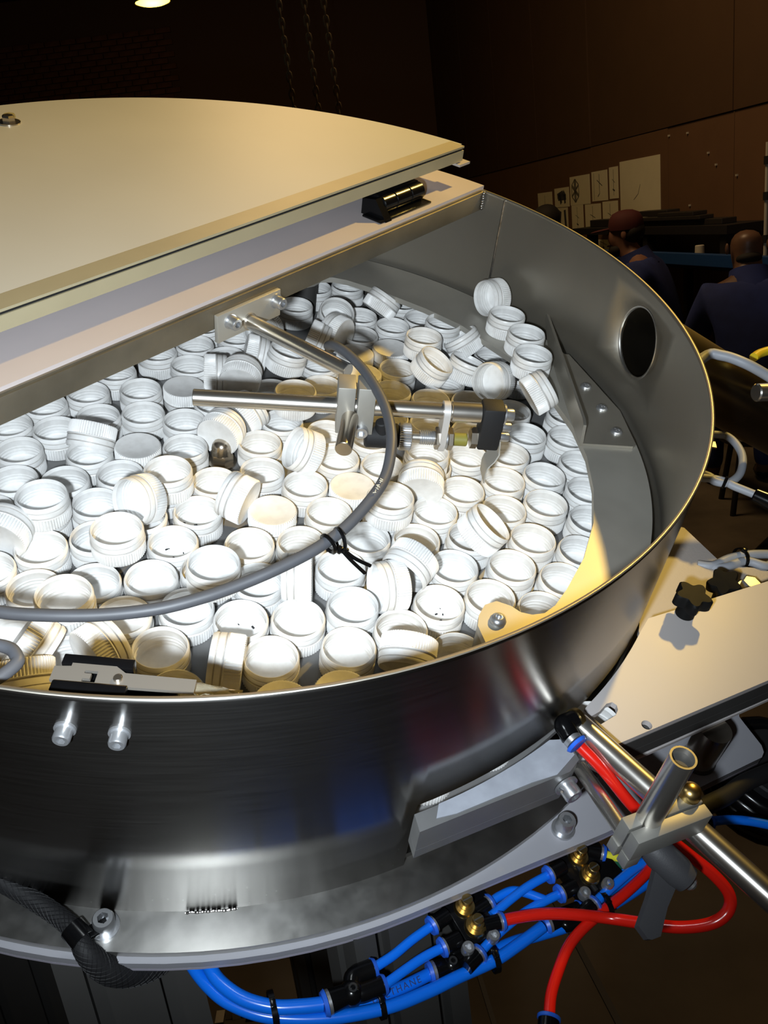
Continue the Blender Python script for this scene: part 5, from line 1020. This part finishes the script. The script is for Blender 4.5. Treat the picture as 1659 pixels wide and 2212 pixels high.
part('nut_ring', B().cyl(e2, e2.lerp(e3, 0.75), 0.0155, seg=24), M['zinc'], T)
part('blue_collar', B().cyl(e3, e3 + (e3 - e2).normalized() * 0.006, 0.0195, 0.0175, seg=28, bev=0.001), M['bluering'], T)
T = thing('short_rod', 'thin chrome rod from the guide block to the cross clamp', 'rod', DATA['tube_small'][0])
part('rod', B().cyl(V(DATA['tube_small'][0]) + V((0.004, 0.008, 0)), DATA['tube_small'][1], 0.0125, seg=32, bev=0.001), M['chrome'], T)
T = thing('upright_tube', 'short hollow chrome tube standing upright in the outlet clamp', 'tube', (-0.135, -1.181, -0.41))
p0, p1 = V(DATA['vt'][0]) - Z * 0.04, V(DATA['vt'][1])
part('tube', B().pipe(p0, p1, 0.0185, 0.0155), M['chrome'], T)
part('bore', B().cyl(p1 - Z * 0.012, p1 - Z * 0.010, 0.0155, seg=32), M['alu_dark'], T)
k0, k1, k3 = [V(DATA['clamp2'][q]) - Z * 0.004 for q in (0, 1, 3)]; KX = (k1 - k0).normalized(); KY = V((-KX.y, KX.x, 0)); RK = Matrix((KX, KY, Z)).transposed(); KL = (k1 - k0).length; KW = (k3 - k0).length
def kt(x, y, z): return k0 + KX * x + KY * y + Z * z
T = thing('outlet_clamp', 'aluminium cross clamp with a split joint at the outlet rods', 'clamp', kt(0.07, 0, -0.05))
part('clamp_plate', B().box(kt(KL * 0.5, -KW * 0.24, -0.021), (KL, KW * 0.46, 0.050), RK, bev=0.0015), M['alu'], T)
part('clamp_plate', B().box(kt(KL * 0.5, -KW * 0.76, -0.021), (KL, KW * 0.46, 0.050), RK, bev=0.0015), M['alu'], T)
part('clamp_key', B().box(kt(0.012, -KW * 0.5, -0.024), (0.022, KW * 0.1, 0.034), RK), M['alu_dark'], T)
part('clamp_lug', B().box(kt(0.010, -KW * 0.24, -0.058), (0.026, KW * 0.42, 0.028), RK, bev=0.0015), M['alu'], T)
part('clamp_lug', B().box(kt(0.012, -KW * 0.76, -0.058), (0.026, KW * 0.42, 0.028), RK, bev=0.0015), M['alu'], T)
part('dome_nut', B().lathe([(0.0165, 0), (0.0165, 0.008), (0.013, 0.016), (0.006, 0.02)], kt(KL * 0.90, -KW * 0.1, 0.004), seg=20), M['brass'], T, 'brass coloured dome nut')
T = thing('clamp_lever', 'charcoal clamping lever hanging below the outlet clamp', 'lever', V((-0.235, -1.25, -0.43)))
h0, h1 = V(DATA['lever'][0]), V(DATA['lever'][1]); hd_ = (h1 - h0).normalized()
part('grip', B().lathe([(0.018, -0.012), (0.022, 0.0), (0.0245, 0.012), (0.0245, 0.050), (0.021, 0.068), (0.015, 0.072)], h0, hd_, 32), M['charcoal'], T)
part('grip_screw', B().lathe([(0.010, 0.0), (0.010, 0.006), (0.006, 0.010)], h0 + hd_ * 0.072, hd_, 20), M['zinc'], T)
L_ = [V(p) for p in DATA['lever'][3:]]; dL = (L_[2] - L_[0]).normalized(); wl_ = (hd_ - dL * hd_.dot(dL)).normalized(); tl_ = dL.cross(wl_); ll = (L_[2] - L_[0]).length
RLv = Matrix((dL, wl_, tl_)).transposed()
part('arm', B().prism([[(-0.004, -0.004), (-0.004, 0.038), (ll * 0.5, 0.026), (ll * 0.9, 0.024), (ll * 1.0, 0.012), (ll * 1.02, 0.006), (ll * 0.93, -0.012), (ll * 0.5, -0.006)]], -0.006, 0.006, RLv, L_[0]), M['charcoal'], T)

# ---- air manifolds
ORDW = ['left', 'right']
def manifold(nm, corners, brass, silv, lb, ports):
    c = [V(p) for p in corners]; ctr = sum(c, V()) / 4
    T = thing('valve_manifold', lb, 'manifold', ctr, 'black air manifolds under the base board')
    mx = ((c[1] - c[0]) + (c[2] - c[3])).normalized(); my = V((-mx.y, mx.x, 0)); Rm = Matrix((mx, my, Z)).transposed()
    wx = ((c[1] - c[0]).length + (c[2] - c[3]).length) / 2; wy = ((c[0] - c[3]).length + (c[1] - c[2]).length) / 2
    part('manifold_body', B().box(ctr - Z * 0.014, (wx * 1.0, wy * 0.98, 0.034), Rm, bev=0.002), M['black'], T)
    part('top_rib', B().box(ctr - mx * wx * 0.22 + Z * 0.004, (wx * 0.08, wy * 0.9, 0.006), Rm, bev=0.001), M['black_matte'], T)
    for p in brass:
        p = V((p[0], p[1], ctr.z + 0.003))
        s_ = part('brass_screw', B().lathe([(0.0185, 0), (0.0185, 0.005), (0.0165, 0.008), (0.0125, 0.008), (0.0125, 0.018), (0.0095, 0.018), (0.0095, 0.032), (0.0085, 0.033)], p, seg=28), M['brass'], T)
        part('screw_slot', B().box(p + Z * 0.0332, (0.017, 0.0022, 0.001), Rm), M['alu_dark'], s_)
    for p in silv: part('cap_screw', B().screw((p[0], p[1], ctr.z), (0, 0, 1), 0.0105, 0.016), M['zinc'], T)
    for (p, d) in ports:
        p = V(p); d = V(d).normalized()
        part('port_sleeve', B().cyl(p - d * 0.034, p - d * 0.006, 0.0135, seg=20), M['black'], T)
        part('port_ring', B().cyl(p - d * 0.006, p - d * 0.002, 0.0145, seg=24), M['zinc'], T)
        part('blue_collar', B().cyl(p - d * 0.002, p + d * 0.003, 0.0170, 0.0150, seg=24), M['bluering'], T)
F_ = DATA['fit']; TB = DATA['tubes']
def endd(k, i): q = TB[k]; return (V(q[1]) - V(q[0])) if i == 0 else (V(q[-2]) - V(q[-1]))
manifold('a', F_['m1'], F_['br1'], F_['sv1'], 'black valve manifold with brass screws nearer the middle of the base edge',
         [(TB['b6_1'][-1], endd('b6_1', 1)), (TB['b6_2'][-1], endd('b6_2', 1)), (TB['b6_3'][0], endd('b6_3', 0)), (TB['red1'][0], endd('red1', 0)), (TB['b6_5'][0], endd('b6_5', 0))])
manifold('b', F_['m2'], F_['br2'], F_['sv2'], 'black valve manifold with brass screws below the outlet clamp',
         [(TB['b6_4'][-1], endd('b6_4', 1)), (TB['b6_5'][-1], endd('b6_5', 1)), (TB['b6_6'][0], endd('b6_6', 0)), (TB['yel'][0], endd('yel', 0)), (TB['b6_7'][0], endd('b6_7', 0))])
TL = {'b8_1': ('outermost thick blue tube looping along the bottom edge', 0.0103), 'b8_2': ('innermost thick blue tube ending in the left Y connector', 0.0112), 'b8_3': ('middle thick blue tube lettered in dark print', 0.0103),
      'b6_1': ('thin blue tube from the left Y connector to the upper port', 0.0078), 'b6_2': ('thin blue tube from the left Y connector to the lower port', 0.0078),
      'b6_3': ('short blue tube arching between the manifolds at the back', 0.0078), 'b6_4': ('blue tube crossing up to the upper port of the right manifold', 0.0078), 'b6_5': ('blue tube crossing to the lower port of the right manifold', 0.0078),
      'b8_4': ('lowest thick blue tube passing under the red hose', 0.0100), 'b8_5': ('thick blue tube running up right from the right Y connector', 0.0095), 'b6_6': ('uppermost blue tube leaving the right manifold toward the lever', 0.0085),
      'b6_7': ('short blue tube beside the green sleeve', 0.008), 'b6_8': ('short blue tube end above the yellow tube', 0.008), 'yel': ('short yellow tube out of the right manifold', 0.0078), 'grn': ('dark green sleeve under the yellow tube', 0.011),
      'red1': ('long red hose looping right and up to the elbow', 0.0098), 'red2': ('red hose hanging down to the bottom edge', 0.0092), 'b8_6': ('blue tube leaving the frame at the right edge', 0.0085)}
GR = {'b': ('blue air tubes under the base board', 'blue', 'air_tube'), 'y': (None, 'yellow', 'air_tube'), 'g': (None, 'green', 'tube_sleeve'), 'r': ('red air hoses', 'red', 'air_hose')}
for k, q in TB.items():
    g_, m_, nm_ = GR[k[0]]
    lb, r_ = TL[k]
    o = solo(nm_, B().tube(q, r_, seg=16, sub=8), M[m_], lb, 'hose' if k[0] == 'r' else 'tube', g_)
    if k == 'b8_3':
        # dark print along the tube
        q0, q1 = V(q[7]), V(q[8])
        cu = bpy.data.curves.new('print', 'FONT'); cu.body = 'URETHANE'; cu.size = 0.0052; cu.align_x = 'CENTER'; cu.align_y = 'CENTER'; cu.space_character = 1.25
        to = bpy.data.objects.new('print', cu); C.objects.link(to)
        me = bpy.data.meshes.new_from_object(to); bpy.data.objects.remove(to)
        d_ = (q1 - q0).normalized(); mid = q0.lerp(q1, 0.45); toc = (V((-1.1184, -1.1853, 0.8331)) - mid); nrm = (toc - d_ * toc.dot(d_)).normalized(); up_ = nrm.cross(d_)
        mt = Matrix((d_, up_, nrm)).transposed().to_4x4(); mt.translation = (mid + nrm * (r_ + 0.0004)) * S - ORG[o.name]
        me.transform(mt); me.materials.append(M['label_ink'])
        lo = bpy.data.objects.new('print', me); C.objects.link(lo); lo.parent = o
def ycon(stem, e1_, e2_, r0, r1, lb):
    s0, s1 = V(stem[0]), V(stem[1]); mid = s1
    T = thing('y_connector', lb, 'connector', mid, 'black Y connectors in the tubing')
    d = (s1 - s0).normalized()
    part('stem', B().cyl(s0, s0 + d * (s1 - s0).length * 0.95, r0, r0 * 0.86, seg=24, bev=0.002), M['black'], T)
    part('hub', B().sphere(s1, r0 * 1.1), M['black'], T)
    part('ring', B().cyl(s0 + d * 0.001, s0 + d * 0.006, r0 * 1.03, seg=24), M['zinc'], T)
    part('blue_collar', B().cyl(s0 - d * 0.006, s0, r0 * 0.95, r0 * 1.12, seg=24), M['bluering'], T)
    for e in (e1_, e2_):
        e = V(e); dd = (e - s1).normalized(); side = (dd - d * dd.dot(d)) * 0.0
        st = e - d * 0.034
        part('branch', B().tube([s1, s1.lerp(st, 0.7), st + d * 0.004, e], r1, seg=20, sub=5), M['black'], T)
        part('blue_collar', B().cyl(e, e + d * 0.006, r1 * 1.15, r1 * 0.95, seg=24), M['bluering'], T)
    part('eyelet', B().pipe(s1 + Z * r0 * 1.0, s1 + Z * r0 * 1.25, 0.007, 0.004, seg=20), M['black_matte'], T)
ycon(F_['y1'][:2], F_['y1'][2], F_['y1'][3], 0.0185, 0.0150, 'black Y connector joining the blue tubes at the bottom')
ycon(F_['y2'][:2], F_['y2'][2], F_['y2'][3], 0.0160, 0.0125, 'black Y connector below the left manifold')
ycon(F_['y3'][:2], F_['y3'][2], F_['y3'][3], 0.0160, 0.0125, 'black Y connector under the right manifold behind the red hose')
for c_, lb, sz in zip(F_['ties'], ['black cable tie round the blue tubes at the bottom left', 'black cable tie under the left Y connector', 'black cable tie round the tubes below the left manifold', 'black cable tie round the tubes behind the red hose'], (0.026, 0.020, 0.020, 0.024)):
    dirs = V((0.8, -0.55, 0)); f = frame(dirs); c_ = V(c_)
    b = B(); pr = [(sz, -0.0045), (sz + 0.002, -0.0045), (sz + 0.002, 0.0045), (sz, 0.0045), (sz, -0.0045)]
    b.lathe(pr, c_, dirs, 28, False, False, mod=lambda j, i, r: r * (0.82 + 0.18 * abs(math.cos(2 * PI * i / 28)))); b.box(c_ + Z * sz * 0.85, (0.012, 0.010, 0.008), frame(dirs), bev=0.001)
    solo('cable_tie', b, M['black'], lb, 'cable tie', 'black ties on the tubing')
r2 = V(TB['red2'][-1]); d2 = (r2 - V(TB['red2'][-2])).normalized()
T = thing('hose_fitting', 'blue collared fitting on the red hose at the bottom edge', 'fitting', r2)
part('blue_collar', B().cyl(r2, r2 + d2 * 0.006, 0.0185, seg=24, bev=0.001), M['bluering'], T)
part('fitting_body', B().cyl(r2 + d2 * 0.006, r2 + d2 * 0.05, 0.0165, seg=24), M['black'], T)
b6 = V(TB['b8_6'][0]); d6 = (V(TB['b8_6'][1]) - b6).normalized()
T = thing('hose_fitting', 'black fitting on the blue tube at the right edge', 'fitting', b6)
part('fitting_body', B().cyl(b6 - d6 * 0.035, b6 + d6 * 0.004, 0.0165, 0.014, seg=24, bev=0.002), M['black'], T)
part('blue_collar', B().cyl(b6 + d6 * 0.004, b6 + d6 * 0.009, 0.0135, seg=24), M['bluering'], T)

# ---- braided hose over the flange
T = thing('braided_hose', 'black braided sleeve hose bending over the flange edge', 'hose', (-0.87, -0.58, -0.515))
hb_ = B(); H = DATA['hose']
part('sleeve', hb_.tube(H, lambda f: 0.0135 + 0.009 * min(1, max(0, (f - 0.5) * 5)), seg=20, sub=10), M['black_matte'], T)
br = B(); P_ = B().tube(H, 0.02, seg=24, sub=10)
P_.bm.verts.ensure_lookup_table(); NV = len(P_.bm.verts) // 24
ctrs = [sum((P_.bm.verts[i * 24 + k].co for k in range(24)), V()) / 24 for i in range(NV)]
rads = [[(P_.bm.verts[i * 24 + k].co - ctrs[i]).normalized() for k in range(24)] for i in range(NV)]
for s_ in (1, -1):
    for st in range(12):
        pts = []
        for i in range(NV):
            f = i / (NV - 1); rr_ = 0.0140 + 0.009 * min(1, max(0, (f - 0.5) * 5)); a = (st * 2 + s_ * i * 1.0) % 24; k = int(a)
            dv = rads[i][k].lerp(rads[i][(k + 1) % 24], a - k).normalized(); pts.append(ctrs[i] + dv * rr_)
        br.tube(pts, 0.0007, seg=4, sub=1)
P_.bm.free()
part('braid', br, M['braid'], T, kind='stuff')
hc = DATA['hoseclip']; dcl = V(H[5]) - V(H[3])
part('hose_clip', B().lathe([(0.0165, -0.014), (0.0185, -0.014), (0.0185, 0.014), (0.0165, 0.014)], V(H[4]) + V((0.0, -0.008, 0)), dcl, 28, False, False), M['black'], T)
part('clip_lug', B().box(V((-0.848, -0.5975, -0.525)), (0.040, 0.020, 0.010), Matrix.Rotation(-0.35, 3, 'Z'), bev=0.002), M['black'], T)

# ---- things outside the drum on the right
MDI = MD.inverted()
def to_post(z, dx=0.0): return MDI @ V((0.985 + dx, 1.925, z)) / S          # a point on the upright post
ax = V((0.774, -0.633, -0.52)).normalized(); e = V((0.774, -0.633, -0.130)) * 0.0 + pol(HA, 1.0, HZc)
T = thing('chute_pipe', 'wide steel chute pipe leaving the hole in the drum wall', 'pipe', e)
b = B(); f = frame(ax); rg = []
for rr_, far in ((0.0825, 1), (0.0825, 0), (0.0875, 0), (0.0875, 1)):
    ring = []
    for k in range(48):
        o_ = f @ V((rr_ * math.cos(2 * PI * k / 48), rr_ * math.sin(2 * PI * k / 48), 0)); p = e + o_ + ax * 0.95
        if not far:                              # cut the pipe to the curve of the drum wall
            t_ = -0.2
            while (e + o_ + ax * t_).xy.length < 1.0015: t_ += 0.002
            p = e + o_ + ax * t_
        ring.append(b.bm.verts.new(p))
    rg.append(ring)
for a_, c_ in zip(rg, rg[1:]): b.skin(a_, c_)
b.skin(rg[-1], rg[0])
part('pipe_wall', b, M['pipe'], T)
part('pipe_end_blocker', B().cyl(e + ax * 0.90, e + ax * 0.91, 0.082, seg=48), M['black_matte'], T)  # added black disc closing the pipe so its inside stays dark
solo('grey_cable', B().tube([pol(-50.0, 1.005, -0.16)] + DATA['gcab'] + [(1.02, -1.18, -0.2), (1.16, -1.36, -0.28), (1.36, -1.42, -0.8)], 0.0125, seg=14, sub=6), M['cable_light'], 'pale grey cable arching over the chute pipe', 'cable', 'grey cables at the right')
T = thing('grey_cable', 'pale grey cable looped back below the chute pipe with a black tie', 'cable', DATA['gcab2'][3], 'grey cables at the right')
part('sheath', B().tube([pol(-47.0, 1.005, -0.3)] + DATA['gcab2'] + [pol(-54.0, 1.005, -0.3)], 0.0095, seg=14, sub=6), M['cable_light'], T)
g3 = [pol(-56.5, 1.006, -0.3)] + DATA['gcab3']; part('sheath', B().tube(g3, 0.0095, seg=14, sub=6), M['cable_light'], T)
loop_tie(T, V(g3[1]).lerp(V(g3[2]), 0.45), V(g3[2]) - V(g3[1]), 0.0125, 0.004)
gc = DATA['gconn']; part('connector', B().cyl(gc[0], gc[1], 0.017, 0.022, seg=20, bev=0.003), M['black'], T)
part('lead', B().tube([gc[1], (0.74, -1.14, -0.32), (0.86, -1.12, -0.45), (0.98, -1.05, -0.8), (1.02, -1.0, -1.3)], 0.012, seg=12), M['black'], T)
solo('yellow_cable', B().tube(DATA['ycab'] + [(1.35, -1.03, -0.16), (1.62, -1.15, -0.22), (1.75, -1.2, -0.9)], 0.011, seg=14, sub=6), M['yellow_cable'], 'yellow cable end at the right edge above the pipe', 'cable')
rd = [V(p) for p in DATA['rodend']]
T = thing('rod_end', 'bright round rod end at the right edge beside the pipe', 'rod', rd[0])
part('rod', B().cyl(rd[0], rd[1], 0.021, seg=28, bev=0.003), M['chrome'], T)
part('rod_arm', B().tube([rd[1] - (rd[1] - rd[0]) * 0.1, rd[1].lerp(to_post(1.1), 0.5), to_post(1.1)], 0.014, seg=12, sub=1), M['alu_dark'], T)
for k, wc in enumerate(DATA['wcab']):
    o = solo('pale_cable', B().tube([V((0.50, -1.0, -0.436))] + wc[:3] + [(0.72, -1.16 + 0.03 * k, -0.46), (0.84, -1.16 + 0.04 * k, -0.60), (0.92, -1.1, -1.0), (0.95, -1.05, -1.5)], 0.0105, seg=14, sub=6), M['cable_light'], ['upper pale cable with black print behind the knobs', 'lower pale cable curving down behind the knobs'][k], 'cable', 'pale cables behind the knobs')
b = B(); wt_ = V(DATA['wtie'][0]); b.lathe([(0.021, -0.004), (0.024, -0.004), (0.024, 0.004), (0.021, 0.004), (0.021, -0.004)], wt_, (0.8, -0.5, 0), 24, False, False); b.box(wt_ + V((0, 0, 0.024)), (0.012, 0.012, 0.01), bev=0.002)
solo('cable_tie', b, M['black'], 'black cable tie round the pale cables behind the knobs', 'cable tie', 'black ties on the tubing')

# ---- aluminium profile legs down to the floor (world vertical)
def leg(p, w, lb, rz):
    top = MD @ (V(p) * S); T = thing('frame_leg', lb, 'leg', (top.x, top.y, 0), 'slotted frame legs under the base board', drum=False)
    R_ = Matrix.Rotation(rz, 3, 'Z'); h = top.z
    q = []; sx, sy = w * 0.75, w * 0.42; g_, dp = 0.0045, 0.010
    def side(p0, p1, cuts):
        p0, p1 = V((*p0, 0)), V((*p1, 0)); d = (p1 - p0).normalized(); n_ = V((-d.y, d.x, 0)); q.append(tuple(p0[:2]))
        for c_ in cuts:
            m_ = p0.lerp(p1, c_)
            for e_, f_ in ((-g_, 0), (-g_, dp), (g_, dp), (g_, 0)): q.append(tuple((m_ + d * e_ + n_ * f_)[:2]))
    side((-sx, -sy), (sx, -sy), (0.25, 0.75)); side((sx, -sy), (sx, sy), (0.5,)); side((sx, sy), (-sx, sy), (0.25, 0.75)); side((-sx, sy), (-sx, -sy), (0.5,))
    part('profile', B().prism([q], 0.012, h, R_, (top.x, top.y, 0)), M['alu_dark'], T, k=1.0, smooth=0)
    part('foot_pad', B().box((top.x, top.y, 0.006), (w * 1.3, w * 1.3, 0.012), R_, bev=0.002), M['black'], T, k=1.0, smooth=0)
leg((-0.790, -0.560, -0.580), 0.05, 'slotted grey frame leg under the drum at lower left', 0.35)
leg((-0.47, -0.87, -0.580), 0.05, 'slotted dark frame leg behind the blue tubes', 0.55)
leg((0.55, 0.65, -0.580), 0.05, 'slotted frame leg hidden at the far side of the drum', 0.4)
leg((-0.55, 0.65, -0.580), 0.05, 'slotted frame leg hidden at the far left of the drum', 0.4)

T = thing('machine_post', 'dim olive upright post behind the pale cables at the right edge', 'post', (1.02, 1.95, 0), drum=False)
part('post', B().box((1.02, 1.95, 0.64), (0.09, 0.09, 1.28), Matrix.Rotation(0.3, 3, 'Z'), bev=0.003), M['alu_dark'], T, k=1.0, smooth=0)
part('foot_plate', B().box((1.02, 1.95, 0.006), (0.16, 0.16, 0.012), Matrix.Rotation(0.3, 3, 'Z')), M['benchdark'], T, k=1.0, smooth=0)
T = thing('folded_plate', 'small shiny folded plate behind the looped grey cable', 'plate', (0.80, -0.80, -0.30))
part('plate_leaf', B().box((0.80, -0.83, -0.31), (0.10, 0.09, 0.004), Matrix.Rotation(0.5, 3, 'Z')), M['sheet'], T)
part('plate_lip', B().box((0.765, -0.865, -0.325), (0.10, 0.004, 0.03), Matrix.Rotation(0.5, 3, 'Z')), M['sheet'], T)
def wl3(pts): return [V(p) for p in pts]
T = thing('black_conduit', 'black ribbed conduit running from behind the outlet clamp to the right', 'conduit', DATA['cond'][0])
part('conduit', B().tube(DATA['cond'], 0.016, seg=16, sub=8), M['black_matte'], T)
T = thing('conduit_coil', 'coiled black conduit in the dark below the outlet table', 'coil', DATA['coil'])
cc_ = V(DATA['coil'])
for k in range(4):
    part('turn', B().tube([cc_ + V((0.11 * math.cos(a), 0.11 * math.sin(a), 0.03 * k)) for a in [2 * PI * i / 20 for i in range(20)]], 0.016, seg=12, sub=1, closed=True), M['black'], T)
part('core', B().cyl(cc_ - Z * 0.02, cc_ + Z * 0.11, 0.085, seg=28, bev=0.004), M['black_matte'], T)
for ch, (x, y), rz in (('O', (0.745, 1.80), 0.35), ('G', (0.80, 1.815), 0.35)):
    cu = bpy.data.curves.new('floor_mark', 'FONT'); cu.body = ch; cu.size = 0.026
    to = bpy.data.objects.new('floor_mark', cu); C.objects.link(to); me = bpy.data.meshes.new_from_object(to); bpy.data.objects.remove(to)
    me.transform(Matrix.Translation(V((x, y, 0.0012)) - ORG['floor']) @ Matrix.Rotation(rz, 4, 'Z')); me.materials.append(M['ink'])
    o = bpy.data.objects.new('floor_mark', me); C.objects.link(o); o.parent = FL

# ================================================================== the caps
HC, RC = 0.058, 0.0525
def cap_meshes():
    N = 120
    rib = lambda j, i, r: r - (0.0030 if (i % 2 and 4 <= j <= 5) else 0.0)
    b = B()
    prof = [(0.0008, 0.0014), (0.0440, 0.0014), (0.0462, 0.0004), (0.0490, 0.0004), (0.0519, 0.0032), (0.0519, 0.0292), (0.0523, 0.0300), (0.0518, 0.0318), (0.0500, 0.0330), (0.0500, 0.0346)]
    b.lathe(prof, seg=N, cap0=True, cap1=False, mod=rib)
    # bore with thread turns
    inn = [(0.0466, 0.0346)]
    z = 0.034
    for k in range(3):
        inn += [(0.0466, z), (0.0452, z - 0.0018), (0.0452, z - 0.0026), (0.0464, z - 0.0046)]; z -= 0.0085
    inn += [(0.0460, 0.0085), (0.0440, 0.0066), (0.0008, 0.0066)]
    b.lathe(inn, seg=60, cap0=False, cap1=True)
    body = b.mesh('bottle_cap', off=V((0, 0, 0)), smooth=50); body.materials.append(M['cap'])
    b = B()
    band = [(0.0470, 0.0338), (0.0510, 0.0342), (0.0512, 0.0360), (0.0506, 0.0452), (0.0494, 0.0460), (0.0494, 0.0470), (0.0510, 0.0478), (0.0510, 0.0516), (0.0490, 0.0560), (0.0482, 0.0578), (0.0474, 0.0578), (0.0468, 0.0562), (0.0466, 0.0510), (0.0460, 0.0498), (0.0460, 0.0490), (0.0466, 0.0478), (0.0470, 0.0338)]
    b.lathe(band, seg=72, cap0=False, cap1=False)
    bd = b.mesh('tamper_band', off=V((0, 0, 0)), smooth=50); bd.materials.append(M['cap'])
    return body, bd
cb, cbd = cap_meshes()
proto = bpy.data.objects.new('bottle_cap', cb); C.objects.link(proto)
pband = bpy.data.objects.new('tamper_band', cbd); C.objects.link(pband); pband.parent = proto
rnd = random.Random(11)
for i, (k, c_, n_, lb) in enumerate(DATA['caps']):
    if i == 0: o = proto
    else:
        o = proto.copy(); C.objects.link(o)
        q = pband.copy(); C.objects.link(q); q.parent = o
    f = frame(n_).to_4x4() @ Matrix.Rotation(rnd.uniform(0, 2 * PI), 4, 'Z')
    org = V(c_) - V(n_).normalized() * HC / 2
    m_ = f.copy(); m_.translation = org * S
    o.matrix_world = MD @ m_
    o['label'] = lb; o['category'] = 'bottle cap'; o['group'] = 'white bottle caps in the hopper'
rs = random.Random(5)
for c_, lb in DATA['swarf']:
    b = B(); fz = c_[2] - HC / 2 + 0.0068
    for k in range(9 if 'specks' in lb or 'swarf' in lb else 3):
        a = rs.uniform(0, 2 * PI); r_ = rs.uniform(0.005, 0.036); s_ = rs.uniform(0.0012, 0.0035)
        b.box((c_[0] + r_ * math.cos(a), c_[1] + r_ * math.sin(a), fz + s_ * 0.3), (s_ * 2, s_, s_ * 0.6), Matrix.Rotation(rs.uniform(0, 3), 3, 'Z'))
    solo('plastic_swarf', b, M['swarf'], lb, 'swarf', 'black swarf in the caps', kind='stuff')
bpy.context.view_layer.update()
